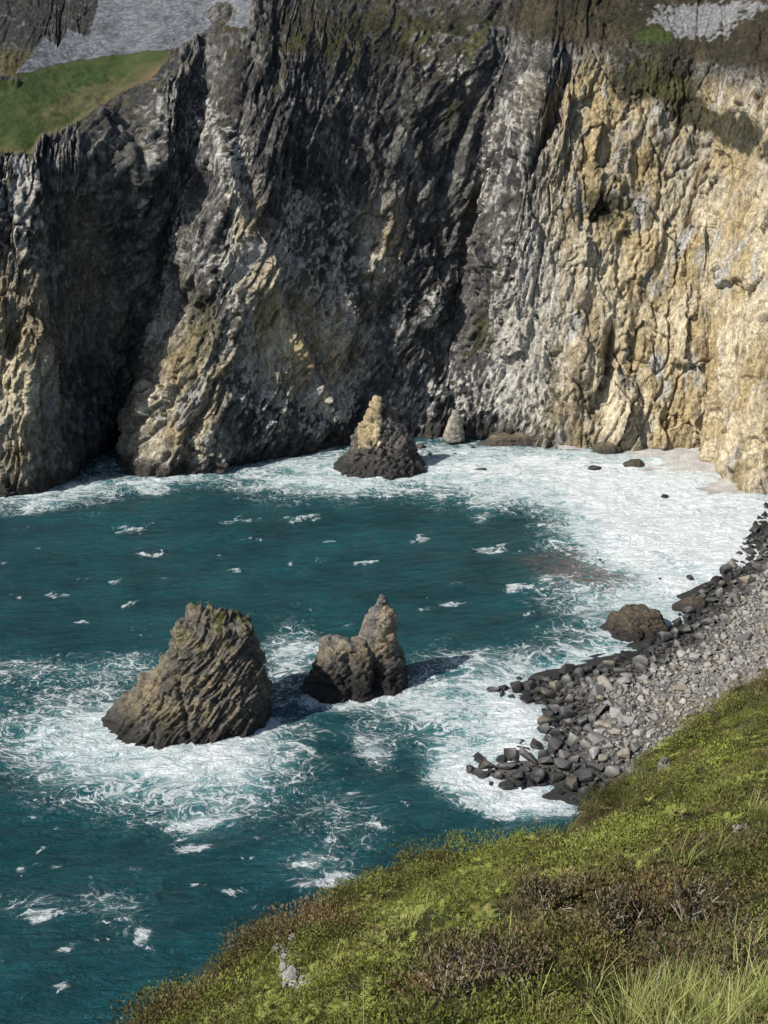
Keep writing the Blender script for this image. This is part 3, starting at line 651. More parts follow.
wet = remap(nt, math_node(nt, 'ADD', sep.outputs['Z'], math_node(nt, 'MULTIPLY', n2, -3.1)), -.4, 1.9, 1, 0, True)
cc = mix_col(nt, math_node(nt, 'MULTIPLY', wet, .97), sc.outputs[0], (.018, .018, .019)); nt.links.new(cc, b.inputs['Base Color'])
nt.links.new(remap(nt, wet, 0, 1, .9, .45), b.inputs['Roughness']); b.inputs['Specular IOR Level'].default_value = .3
bump(nt, b, n1, .25)
MAT_BOULDER = m
PROTO = [boulder_mesh('boulder', RNG.integers(11, 20), RNG.uniform(.5, .85), 100+i) for i in range(16)]
for p in PROTO: p.materials.append(MAT_BOULDER)
cand = []
bxs = RNG.uniform(-5, 180, 60000); bys = RNG.uniform(160, 420, 60000); bz, bs = beach_z(bxs, bys)
bpx, bpy_ = to_px(bxs, bys, bz)
okk = (bs > -5) & (bs < 75) & (bpx > 420) & (bpx < 880) & (bpy_ < 830) & (bpy_ > 470)
bxs, bys, bz, bs, bpx, bpy_ = [a[okk] for a in (bxs, bys, bz, bs, bpx, bpy_)]
prob = np.where(bs < 0, .10*np.exp(bs/2.2), 1.0)
kk = RNG.random(len(bs)) < prob; bxs, bys, bz, bs, bpx, bpy_ = [a[kk] for a in (bxs, bys, bz, bs, bpx, bpy_)]
spit = np.exp(-((bpx-540)/90)**2-((bpy_-740)/70)**2)
size = .54*np.exp(RNG.normal(0, .45, len(bs)))*(1+.75*np.exp(-np.maximum(bs, 0)/9)+1.3*spit*RNG.random(len(bs)))
size = np.clip(size, .24, 2.7)*np.where(bpy_ < 560, .9, 1)
order = np.argsort(-size); grid = {}; chosen = []
for i in order:
    r = size[i]; X, Y_ = bxs[i], bys[i]; ok = True
    ci, cj = int(X//3), int(Y_//3)
    for a in (-1, 0, 1):
        for c in (-1, 0, 1):
            for j in grid.get((ci+a, cj+c), ()):
                if (bxs[j]-X)**2+(bys[j]-Y_)**2 < (.62*(r+size[j]))**2: ok = False; break
            if not ok: break
        if not ok: break
    if ok: grid.setdefault((ci, cj), []).append(i); chosen.append(i)
chosen = np.array(chosen)
vis = (bpx[chosen] < 775) & (bpy_[chosen] > 485) & (bpy_[chosen] < 800-.75*np.maximum(bpx[chosen]-590, 0))
big_i = chosen[vis][:262]; bigset = set(big_i.tolist()); rest = np.array([i for i in chosen if i not in bigset])
def rot_mats(n, tiltmax=.35):
    a = RNG.uniform(0, 2*math.pi, n); t = RNG.normal(0, tiltmax, (n, 2)); out = np.empty((n, 3, 3))
    for i in range(n): out[i] = np.array(Euler((t[i, 0], t[i, 1], a[i])).to_matrix())
    return out
def zone(px, py, s, wet):
    if px < 600 and py > 735: w_ = 'on the southern boulder tongue' if py > 752 else 'between the two boulder tongues'
    elif px < 590 and py > 672: w_ = 'on the northern boulder tongue'
    elif py > 640: w_ = 'on the beach below the brown wedge rock'
    elif py > 590: w_ = 'on the beach beside the tan slab'
    else: w_ = 'at the far beach end below the cliff'
    return w_
R = rot_mats(len(big_i))
for k, i in enumerate(big_i):
    o = bpy.data.objects.new('boulder', PROTO[k % 16]); COL.objects.link(o)
    s = float(size[i]); o.scale = (s*RNG.uniform(.85, 1.3), s, s*RNG.uniform(.8, 1.1)); o.rotation_euler = Matrix(R[k]).to_euler()
    zc = float(bz[i])+s*(.22 if bs[i] > 0 else .15); zc = max(zc, -.1*s); o.location = (float(bxs[i]), float(bys[i]), zc)
    wet_ = zc < 1.6
    what = ('black wet ' if wet_ else 'dry grey ')+('large' if s > 1.55 else 'middling')+' angular boulder '
    where = zone(bpx[i], bpy_[i], s, wet_)
    if bs[i] < 0: what = ('large' if s > 1.55 else 'middling')+' black boulder awash in surf '; where = where.replace('on the', 'off the')
    tag(o, what+where, 'boulder', (what+where))
# the lesser stones in one mass
R = rot_mats(len(rest)); Vs, Fs, At = [], [], []; off = 0
PV = []
for p in PROTO:
    v = np.empty(len(p.vertices)*3, F32); p.vertices.foreach_get('co', v); f = np.empty(len(p.polygons)*3, np.int32); p.loops.foreach_get('vertex_index', f)
    PV.append((v.reshape(-1, 3), f.reshape(-1, 3)))
def scatter(idx_pos, sizes, R):
    global off
    for k in range(len(sizes)):
        v, f = PV[k % 16]; vv = (v*sizes[k])@R[k].T+idx_pos[k]; Vs.append(vv); Fs.append(f+off); At.append(np.full(len(vv), RNG.random())); off += len(vv)
scatter(np.stack([bxs[rest], bys[rest], bz[rest]+size[rest]*.2], 1), size[rest], R)
ns = 6500; xx = RNG.uniform(20, 130, 70000); yy = RNG.uniform(180, 380, 70000); zz, s_ = beach_z(xx, yy); px_, py_ = to_px(xx, yy, zz)
o_ = np.where((s_ > 2) & (px_ < 800) & (px_ > 540) & (py_ > 490) & (py_ < 800))[0][:ns]
scatter(np.stack([xx[o_], yy[o_], zz[o_]+.1], 1), RNG.uniform(.2, .5, len(o_)), rot_mats(len(o_)))
link('beach_stones', raw_mesh('beach_stones', np.concatenate(Vs), np.concatenate(Fs), False, None, {'stone': np.concatenate(At)}), MAT_BOULDER, kind='stuff')
# lone rocks awash below the cliff and off the beach
LONE = [(420,447,11,'round black rock awash nearest the rock with the golden pinnacle'),(430,454,5,None),(447,458,6,None),(455,455,6,None),(466,458,7,None),(473,447,5,None),(507,452,5,None),(520,463,4,None),(412,440,5,None),
        (481,470,11,'long black rock awash by itself in the surf below the yellow ledge'),(595,470,17,'flat dark rock awash in the white wash below the pale cliff'),(664,497,9,'small pointed black rock in the wide white wash'),
        (445,437,6,None),(632,462,5,None),(600,560,4,'tiny dark rock alone in the wash, farthest out from the beach'),(660,579,4,'tiny dark rock in the wash above the brown wedge-shaped rock'),(690,578,9,'dark rock in the wash by the upper beach boulders'),
        (617,656,11,'low flat black rock awash below the brown wedge-shaped rock'),(475,697,6,'small black rock off the tip of the northern boulder tongue'),(488,717,9,'tilted brown rock in the foam between the two boulder tongues'),(500,728,7,'black rock in the foam nearest the hollow of the beach'),(478,725,4,'tiny brown rock in the foam beside the tilted brown rock')]
for k, (px, py, wpx, lab) in enumerate(LONE):
    X, Y_ = on_level(px, py); d = math.sqrt(X*X+Y_*Y_+CAM_Z**2); s = wpx*d/FPX/2
    o = bpy.data.objects.new('surf_rock', PROTO[(k*5+3) % 16]); COL.objects.link(o); o.location = (float(X), float(Y_), .12*s); o.scale = (s*1.1, s, s*.8); o.rotation_euler = (.1, .05, k*1.7)
    if lab: tag(o, lab, 'rock')
    else: tag(o, 'small black rock awash in the corner of the cove below the cliff', 'rock', 'little rocks awash in the corner of the cove')
# ------------------------------------------------------------------ the near hillside
HC = np.array([(768,1024,11),(600,1024,12),(384,1024,14.5),(230,1050,18),(110,1075,20.5),(768,930,14.5),(768,850,19),(768,775,27),(768,692,37),(640,795,34),(600,838,32.5),(450,870,30),(288,962,26),(210,1010,23),(480,920,20),(600,850,25),(330,960,20.5),(680,838,25),(560,960,15.5),(950,1024,11),(950,850,17),(950,640,38),(0,1070,21.5),(384,1150,10),(600,1200,7.5),(384,1400,4.2)], float)
hx, hy, hz = at_range(HC[:, 0], HC[:, 1], HC[:, 2])
hx = np.append(hx, [0, 6, -6, 14, 25]); hy = np.append(hy, [0, 0, -2, 2, 10]); hz = np.append(hz, [148.2, 148.2, 146.0, 148.0, 145.5])
def tps(r): return np.where(r > 0, r*r*np.log(np.maximum(r, 1e-9)), 0)
n_ = len(hx); K = tps(np.hypot(hx[:, None]-hx, hy[:, None]-hy))+np.eye(n_)*3.0; Q = np.stack([np.ones(n_), hx, hy], 1)
sol = np.linalg.solve(np.block([[K, Q], [Q.T, np.zeros((3, 3))]]), np.concatenate([hz, np.zeros(3)]))
def tp_eval(x, y):
    s = sol[n_]+sol[n_+1]*x+sol[n_+2]*y
    for i in range(n_): s = s+sol[i]*tps(np.hypot(x-hx[i], y-hy[i]))
    return s
RP = np.array([(-150,1150,21),(0,1127,21),(110,1046,21.3),(203,988,24),(286,940,27),(338,916,28.2),(408,884,30),(457,866,31),(525,844,32.4),(600,843,33.6),(646,808,34.8),(688,754,36.2),(768,702,38),(900,610,40),(1100,520,43)], float)
rx, ry, _ = at_range(RP[:, 0], RP[:, 1], RP[:, 2]); RIDGE = np.stack([rx, ry], 1)
INL = np.concatenate([RIDGE, [[RIDGE[-1, 0]+60, RIDGE[-1, 1]], [80, -60], [-40, -60], [RIDGE[0, 0]-1, RIDGE[0, 1]-20]]])
def nearest_ridge(x, y):
    d = np.full(x.shape, 1e9); qx = np.zeros(x.shape); qy = qx.copy()
    for a, c in zip(RIDGE[:-1], RIDGE[1:]):
        ab = c-a; t = np.clip(((x-a[0])*ab[0]+(y-a[1])*ab[1])/(ab@ab), 0, 1); X = a[0]+t*ab[0]; Y_ = a[1]+t*ab[1]
        dd = np.hypot(x-X, y-Y_); k = dd < d; d = np.where(k, dd, d); qx = np.where(k, X, qx); qy = np.where(k, Y_, qy)
    return d, qx, qy
def hill(x, y):
    x = np.asarray(x, float); y = np.asarray(y, float)
    d, qx, qy = nearest_ridge(x, y); ins = inside(x, y, INL)
    zi = tp_eval(np.where(ins, x, qx), np.where(ins, y, qy)); s = np.where(ins, -d, d)
    out = np.maximum(s, 0); drop = .6*np.minimum(out, 1.2)+1.9*np.maximum(out-1.0, 0)+0*out
    drop = np.where(out > 30, 1.9*29+.72+1.15*(out-30), drop)
    bumps = .34*fbm(x/1.2, y/1.2, 3.3, 3)+.75*fbm(x/3.6, y/3.6, 1.3, 3)*np.clip(.4+np.hypot(x, y)/30, 0, 1.2)+.28*np.exp(-((s+.7)/1.2)**2)*fbm(x/2.2, y/2.2, 9, 2)
    return np.maximum(zi-drop, -8)+bumps, s
def axis2(lo, hi, step, a, c):
    core = np.arange(lo, hi, step); g = np.cumsum(1.14**np.arange(1, 60)*step)
    L = lo-g; L = L[L > a][::-1]; H = core[-1]+g; H = H[H < c]; return np.concatenate([L, core, H])
ax_ = axis2(-9, 17, .13, -90, 130); ay_ = axis2(2, 40, .13, -60, 190)
HX, HY = np.meshgrid(ax_, ay_); HZ, HS = hill(HX, HY)
n1 = fbm(HX/1.5, HY/1.5, 2, 4)
hcol = mixc(np.array((.030, .034, .012)), np.array((.075, .078, .026)), sstep(-.3, .4, n1)); hcol = mixc(hcol, np.array((.075, .052, .030)), sstep(.0, .4, fbm(HX/2.5, HY/2.5, 7, 3)))
MAT_HILL = tinted('peaty hillside turf', 9.0, .06, var=.5)
link('hillside', raw_mesh('hillside', np.stack([HX, HY, HZ], -1).reshape(-1, 3), grid_faces(len(ay_), len(ax_)), True, hcol.reshape(-1, 3)), MAT_HILL, kind='structure')
def hill_hit(px, py):
    r = np.linspace(5, 60, 1200); X, Y_, Z = at_range(px, py, r); hz_, _ = hill(X, Y_); k = np.argmax(Z < hz_); return float(X[k]), float(Y_[k]), float(hz_[k]), float(r[k])

# ---- plant forms: each returns verts (n,3), quads (m,4), shade per vert
def blades(n, rad, h0, h1, width, spread, r, flat=0.0, two=False):
    V, Fq, T = [], [], []
    for _ in range(n):
        a = r.uniform(0, 2*math.pi); d = rad*math.sqrt(r.random()); bx_, by_ = d*math.cos(a), d*math.sin(a)
        h = r.uniform(h0, h1); lean = r.uniform(0.1, spread); la = a+r.gauss(0, .7); ux, uy = math.cos(la), math.sin(la)
        wx_, wy_ = -math.sin(la+r.gauss(0, .8)), math.cos(la+r.gauss(0, .8)); w_ = width*r.uniform(.6, 1.3); sh = r.uniform(.75, 1.25); b0 = len(V)
        base = flat*(1-(d/rad)**2)
        segs = 3 if two else 2
        for s in range(segs):
            t = s/(segs-1); off_ = lean*h*t*t; zz = base+h*t*(1-.35*lean*t); ww = w_*(1-.85*t)
            V.append((bx_+ux*off_-wx_*ww, by_+uy*off_-wy_*ww, zz)); V.append((bx_+ux*off_+wx_*ww, by_+uy*off_+wy_*ww, zz)); T += [sh*(.8+.4*t)]*2
        for s in range(segs-1): Fq.append((b0+2*s, b0+2*s+1, b0+2*s+3, b0+2*s+2))
    return np.array(V), np.array(Fq), np.array(T)
def mound(n, rad, ht, leaf, r):
    """a heather cushion: short leafy sprigs standing out of a lumpy dome"""
    V, Fq, T = [], [], []
    lob = [(r.uniform(-.5, .5)*rad, r.uniform(-.5, .5)*rad, r.uniform(.5, 1.0)) for _ in range(5)]
    for _ in range(n):
        lx, ly, ls = r.choice(lob); a = r.uniform(0, 2*math.pi); e = math.asin(r.uniform(.0, 1)); k = ls*r.uniform(.75, 1.05)
        nx, ny, nz = math.cos(e)*math.cos(a), math.cos(e)*math.sin(a), math.sin(e)
        p = np.array((lx+nx*rad*.6*k, ly+ny*rad*.6*k, nz*ht*k)); d = np.array((nx*.7+r.gauss(0, .35), ny*.7+r.gauss(0, .35), nz+.5+r.gauss(0, .3))); d /= np.linalg.norm(d)
        sd = np.cross(d, (r.gauss(0, 1), r.gauss(0, 1), r.gauss(0, 1))); sd /= np.linalg.norm(sd)+1e-6
        L = leaf*r.uniform(.6, 1.4); w_ = leaf*.17*r.uniform(.7, 1.3); b0 = len(V); sh = r.uniform(.7, 1.3)
        V += [p-sd*w_*.5, p+sd*w_*.5, p+d*L*.6+sd*w_, p+d*L*.6-sd*w_, p+d*L]; T += [sh*.9]*2+[sh*1.05]*2+[sh*1.2]
        Fq += [(b0, b0+1, b0+2, b0+3), (b0+3, b0+2, b0+4, b0+4)]
    return np.array(V), np.array([q for q in Fq if q[2] != q[3]] ), np.array(T)
def fern(r, fr=4, L=.5):
    V, Fq, T = [], [], []
    for f in range(fr):
        a = r.uniform(0, 2*math.pi); ux, uy = math.cos(a), math.sin(a); ll = L*r.uniform(.7, 1.2); lift = r.uniform(.7, 1.5); sh = r.uniform(.8, 1.2); m_ = 9
        def at_(t): return np.array((ux*ll*t, uy*ll*t, ll*lift*(t-.62*t*t)))
        for i in range(m_):
            t = .2+.8*i/m_; p = at_(t); tang = at_(t+.03)-p; tang /= np.linalg.norm(tang); side = np.array((-uy, ux, 0)); wl = ll*.34*(1-t)**.8+.015
            for sg in (-1, 1):
                d = side*sg*.93+tang*.35+np.array((0, 0, -.12)); b0 = len(V); hw = tang*ll*.036
                V += [p-hw, p+hw, p+d*wl+hw*.35, p+d*wl-hw*.35]; T += [sh]*2+[sh*1.12]*2; Fq.append((b0, b0+1, b0+2, b0+3))
        b0 = len(V); w_ = side*.006
        V += [at_(0)-w_, at_(0)+w_, at_(.5)+w_, at_(.5)-w_, at_(1)+w_*.3, at_(1)-w_*.3]; T += [sh*.8]*6; Fq += [(b0, b0+1, b0+2, b0+3), (b0+3, b0+2, b0+4, b0+5)]
    return np.array(V), np.array(Fq), np.array(T)
RR = random.Random(5)
def strew(name, protos, pos, scl, colr, up=.5, mat=None):
    Vs, Fs, Cs = [], [], []; off_ = 0; n = len(pos); pick = RNG.integers(0, len(protos), n); ang = RNG.uniform(0, 2*math.pi, n)
    for k in range(len(protos)):
        ii = np.where(pick == k)[0]
        if not len(ii): continue
        v, f, t = protos[k]; c, s = np.cos(ang[ii]), np.sin(ang[ii])
        X = (v[None, :, 0]*c[:, None]-v[None, :, 1]*s[:, None])*scl[ii, None]; Y_ = (v[None, :, 0]*s[:, None]+v[None, :, 1]*c[:, None])*scl[ii, None]; Z = v[None, :, 2]*scl[ii, None]
        # sit square to the slope, part way
        Z = Z+(X*SLX[0]+Y_*SLX[1])*up
        W = np.stack([X, Y_, Z], -1)+pos[ii, None]
        Vs.append(W.reshape(-1, 3)); Cs.append((colr[ii, None, :]*t[None, :, None]).reshape(-1, 3))
        Fs.append((f[None]+(np.arange(len(ii))*len(v))[:, None, None]+off_).reshape(-1, 4)); off_ += len(ii)*len(v)
    return raw_mesh(name, np.concatenate(Vs), np.concatenate(Fs), False, np.concatenate(Cs))
gz = lambda x, y: float(hill(np.array([x]), np.array([y]))[0][0])
SLX = ((gz(8, 18)-gz(2, 18))/6, (gz(5, 22)-gz(5, 14))/8)
def leaf_mat(name, trans=.35, rough=.6):
    m, nt, b = new_mat(name); a = N(nt, 'ShaderNodeVertexColor'); a.layer_name = 'tint'
    nt.links.new(a.outputs['Color'], b.inputs['Base Color']); b.inputs['Roughness'].default_value = rough; b.inputs['Specular IOR Level'].default_value = .25
    tr = N(nt, 'ShaderNodeBsdfTranslucent'); nt.links.new(a.outputs['Color'], tr.inputs['Color'])
    mx = N(nt, 'ShaderNodeMixShader'); mx.inputs[0].default_value = trans
    nt.links.new(b.outputs[0], mx.inputs[1]); nt.links.new(tr.outputs[0], mx.inputs[2]); nt.links.new(mx.outputs[0], nt.nodes['Material Output'].inputs['Surface'])
    return m
LEAF = leaf_mat('leaf', .13); DRY = leaf_mat('dry stem', .1, .8)
ncand = 60000
vx = RNG.uniform(-12, 20, ncand); vy = RNG.uniform(1.5, 44, ncand); vz, vs = hill(vx, vy); vpx, vpy = to_px(vx, vy, vz)
ok = (vs < 2.2) & (vpx > -200) & (vpx < 1300) & (vpy < 1500) & (vpy > 520)
vx, vy, vz, vs, vpx, vpy = [a[ok] for a in (vx, vy, vz, vs, vpx, vpy)]
nv = len(vx); print('veg candidates', nv)
w1 = 40*fbm(vx/2.5, vy/2.5, 1, 3); w2 = 30*fbm(vx/2.5+7, vy/2.5, 5, 3); Pn = fbm(vx/1.9, vy/1.9, 12, 3); Pm = fbm(vx/.8, vy/.8, 15, 2)
QX, QY = vpx+w1, vpy+w2
brown = .9*blob(QX, QY, 300, 915, 38, 36)+.85*blob(QX, QY, 545, 935, 110, 45, -10)+.8*blob(QX, QY, 690, 900, 80, 40)+.9*blob(QX, QY, 460, 990, 60, 30)+.8*blob(QX, QY, 660, 985, 70, 45)+.7*sstep(-3.0, -.3, vs)+.7*blob(QX, QY, 560, 900, 60, 22, -25)+.5*blob(QX, QY, 700, 830, 60, 24)+.6*blob(QX, QY, 230, 985, 40, 24)
bright = .9*blob(QX, QY, 430, 895, 90, 34, -12)+.9*blob(QX, QY, 540, 860, 70, 24, -15)+.9*blob(QX, QY, 330, 985, 90, 36, -8)+.7*blob(QX, QY, 690, 770, 80, 60, -40)+.6*blob(QX, QY, 640, 840, 60, 20, -15)+.5*blob(QX, QY, 220, 1010, 80, 24)
grassy = sstep(.35, .7, 1.1*blob(vpx, vpy, 745, 1010, 90, 60, -20)+.5*blob(vpx, vpy, 640, 1030, 60, 24)+.25*Pn)
isb = .6*brown-.6*bright+1.0*Pn+.6*Pm > .38
isf = (.75*bright-brown*.5+.7*Pm+.4*fbm(vx/1.1, vy/1.1, 33, 2) > .10) & ~isb
pos = np.stack([vx, vy, vz-.03], 1)
BUSH = [(455,992,'brown heather bush with bare grey stems, lowest and leftmost of the leggy ones'),(515,982,'leggy grey-brown heather bush, just right of the leftmost of the leggy ones'),(614,935,'heather bush with a fan of pale upright stems in mid slope'),
        (647,932,'small heather bush with forked pale stems, right beside the one with fanned stems'),(675,982,'spreading heather bush with a mass of bare silvery stems above the long grass'),(735,955,'heather bush with tall pale sticks rising at the edge of the long grass'),
        (694,925,'low dark heather bush with forked pale twigs, highest of the leggy right-hand ones'),(545,915,'rounded brown heather bush with short grey twigs below the white stone'),(752,1000,'straggling dead heather bush with tan sticks among the long grass')]
clear = np.ones(nv, bool)
for px, py, _l in BUSH:
    X, Y_, Z, rr = hill_hit(px, py); clear &= np.hypot(vx-X, vy-Y_+.25) > .55
RIB = [hill_hit(px, py)[:3] for px, py in ((284,940),(288,947),(283,953),(290,960),(287,967),(294,973),(290,980),(298,986),(306,989))]
clear2 = np.ones(nv, bool)
for X, Y_, Z in RIB: clear2 &= np.hypot(vx-X, vy-Y_+.1) > .22
clear &= clear2
for px, py in ((318,994),(332,948),(581,882),(664,774),(706,838),(742,830),(724,850),(488,847),(415,1000)):
    X, Y_, Z, rr = hill_hit(px, py); nr_ = np.hypot(vx-X, vy-Y_+.22) > .36; clear &= nr_; clear2 &= np.hypot(vx-X, vy-Y_+.1) > .22
# turf and moss everywhere
k = (RNG.random(nv) < .5) & clear2
ct = mixc(np.array((.045, .052, .014)), np.array((.20, .225, .05)), sstep(-.5, .6, 1.2*Pm+.6*bright-.5*brown+.6*RNG.normal(0, .4, nv)))
ct = mixc(ct, np.array((.12, .095, .045)), sstep(.35, .8, brown+.3*Pm)*.8)
ptf = [blades(50, .20, .035, .11, .011, 1.1, RR, .06) for _ in range(8)]
link('turf', strew('turf', ptf, pos[k], RNG.uniform(.8, 1.35, k.sum()), ct[k]), LEAF, kind='stuff')
# heather
k = isb & (RNG.random(nv) < .21) & (grassy < .5) & clear
chh = mixc(np.array((.085, .080, .026)), np.array((.235, .165, .085)), np.clip(.55+.9*fbm(vx/1.2, vy/1.2, 21, 2)+RNG.normal(0, .22, nv), 0, 1))
chh = mixc(chh, np.array((.055, .075, .018)), (RNG.random(nv) < .22)*.8)
phh = [mound(480, .36, .38, .040, RR) for _ in range(8)]
link('heather', strew('heather', phh, pos[k], np.clip(.9*np.exp(RNG.normal(0, .45, k.sum()))*(1+.3*sstep(-2.5, -.2, vs[k])*RNG.random(k.sum())), .45, 2.4), chh[k]), LEAF, kind='stuff')
# dark green scrub cushions between
k = ~isb & (RNG.random(nv) < .13) & (grassy < .5) & clear
cg = mixc(np.array((.060, .068, .018)), np.array((.235, .26, .055)), np.clip(RNG.normal(.35, .25, nv)+.5*Pm+.35*bright, 0, 1)); cg = mixc(cg, np.array((.14, .10, .05)), (RNG.random(nv) < .16)*.8)
link('low_scrub', strew('low_scrub', phh, pos[k], np.clip(.85*np.exp(RNG.normal(0, .5, k.sum())), .4, 2.3), cg[k]), LEAF, kind='stuff')
# bracken
k = isf & (RNG.random(nv) < .30) & clear
cf = mixc(np.array((.15, .19, .04)), np.array((.36, .38, .10)), np.clip(RNG.normal(.5, .28, nv), 0, 1)); cf = mixc(cf, np.array((.30, .24, .10)), (RNG.random(nv) < .10)*.7)
pff = [fern(RR, RR.choice((3, 4, 5)), .25) for _ in range(8)]
link('bracken', strew('bracken', pff, pos[k]+np.array((0, 0, .06)), RNG.uniform(.5, 1.05, k.sum()), cf[k]), LEAF, kind='stuff')
# long grass in the near corner, thin wisps elsewhere
k = (RNG.random(nv) < np.where(grassy > .4, .55, .012))
cgr = mixc(np.array((.16, .20, .045)), np.array((.34, .32, .13)), np.clip(RNG.normal(.42, .3, nv), 0, 1))
pgr = [blades(30, .14, .25, .72, .0065, .8, RR, 0, True) for _ in range(8)]
link('grass', strew('grass', pgr, pos[k], RNG.uniform(.7, 1.15, k.sum()), cgr[k]), LEAF, kind='stuff')

# ---- bare-stemmed heather bushes
def tube(V, Fq, pts, r0, r1, n=5):
    b0 = len(V); m_ = len(pts)
    for i, p in enumerate(pts):
        d = (pts[min(i+1, m_-1)]-pts[max(i-1, 0)]); d = d/np.linalg.norm(d); a = np.cross(d, (.3, .9, .1)); a /= np.linalg.norm(a); c = np.cross(d, a); rr = r0+(r1-r0)*i/(m_-1)
        for k in range(n): t = 2*math.pi*k/n; V.append(p+a*rr*math.cos(t)+c*rr*math.sin(t))
    for i in range(m_-1):
        for k in range(n): Fq.append((b0+i*n+k, b0+i*n+(k+1) % n, b0+(i+1)*n+(k+1) % n, b0+(i+1)*n+k))
def stems(r, n, H, thick):
    V, Fq, tips = [], [], []
    for _ in range(n):
        a = r.uniform(0, 2*math.pi); sp = r.uniform(.15, .75); p = np.array((r.gauss(0, .08), r.gauss(0, .08), -.05)); d = np.array((math.cos(a)*sp, math.sin(a)*sp, 1.0)); pts = [p]
        h = H*r.uniform(.6, 1.1)
        for s in range(5):
            d = d+np.array((r.gauss(0, .22), r.gauss(0, .22), r.gauss(0, .1))); p = p+d/np.linalg.norm(d)*h/5; pts.append(p)
        tube(V, Fq, pts, thick, thick*.45); tips.append(pts[-1])
        for s in (2, 3, 4):
            q_ = [pts[s]]; dd = d+np.array((r.gauss(0, .8), r.gauss(0, .8), .2))
            for j in range(3): dd = dd+np.array((r.gauss(0, .3), r.gauss(0, .3), 0)); q_.append(q_[-1]+dd/np.linalg.norm(dd)*h*.13)
            tube(V, Fq, q_, thick*.5, thick*.22, 4); tips.append(q_[-1])
    return np.array(V), np.array(Fq), tips
for i, (px, py, lab) in enumerate(BUSH):
    X, Y_, Z, rr = hill_hit(px, py); e = bpy.data.objects.new('heather_bush', None); COL.objects.link(e); e.location = (X, Y_, Z); e.empty_display_size = .2
    tag(e, lab, 'bush', None); r = random.Random(40+i); H = .56*r.uniform(.85, 1.2)
    v, f, tips = stems(r, 18, H, .0125); c = np.tile(np.array((.33, .29, .24))*r.uniform(.8, 1.15), (len(v), 1))*RNG.uniform(.75, 1.2, (len(v), 1))
    link('stems', raw_mesh('stems', v, f, True, c), DRY, e)
    Vv, Ff, Cc = [], [], []; o0 = 0
    for tpt in tips:
        for j in range(9):
            p = tpt+np.array((r.gauss(0, .055), r.gauss(0, .055), r.gauss(.0, .05))); d = np.array((r.gauss(0, .5), r.gauss(0, .5), 1)); d /= np.linalg.norm(d); sd = np.cross(d, (r.gauss(0, 1), r.gauss(0, 1), .1)); sd /= np.linalg.norm(sd)
            L = r.uniform(.04, .09); w_ = .012; Vv += [p-sd*w_*.4, p+sd*w_*.4, p+d*L+sd*w_, p+d*L-sd*w_]; Ff.append((o0, o0+1, o0+2, o0+3)); o0 += 4
            Cc += [np.array((.12, .085, .05) if r.random() < .7 else (.06, .065, .022))*r.uniform(.7, 1.3)]*4
    link('foliage', raw_mesh('foliage', np.array(Vv), np.array(Ff), False, np.array(Cc)), LEAF, e)
# ---- dry flower stalks standing clear of the turf
for i, (px, py, H, lab) in enumerate([(349,1030,.62,'tall dry tan stalk, left one of the close pair at the bottom edge'),(364,1032,.78,'tall dry tan stalk, right one of the close pair at the bottom edge'),(632,1012,.55,'single dry stalk left of the long grass corner'),(700,1018,.5,'dry bent stalk just inside the long grass'),(548,1030,.42,'short dry stalk alone at the foot of the heather')]):
    X, Y_, Z, rr = hill_hit(px, py); V_, F_ = [], []; r = random.Random(80+i); lean = r.uniform(-.12, .12)
    pts = [np.array((lean*H*t*t, .05*H*t, H*t)) for t in np.linspace(-.1, 1, 7)]; tube(V_, F_, pts, .0085, .004, 5)
    for j in range(16):
        t = r.uniform(.72, 1); p = np.array((lean*H*t*t, .05*H*t, H*t)); a = r.uniform(0, 6.28); q_ = p+np.array((math.cos(a)*.018, math.sin(a)*.018, .022)); tube(V_, F_, [p, (p+q_)/2, q_], .004, .0025, 4)
    o = link('dry_stalk', raw_mesh('dry_stalk', np.array(V_), np.array(F_), True, np.tile((.36, .30, .15), (len(V_), 1))), DRY); o.location = (X, Y_, Z); tag(o, lab, 'stalk')
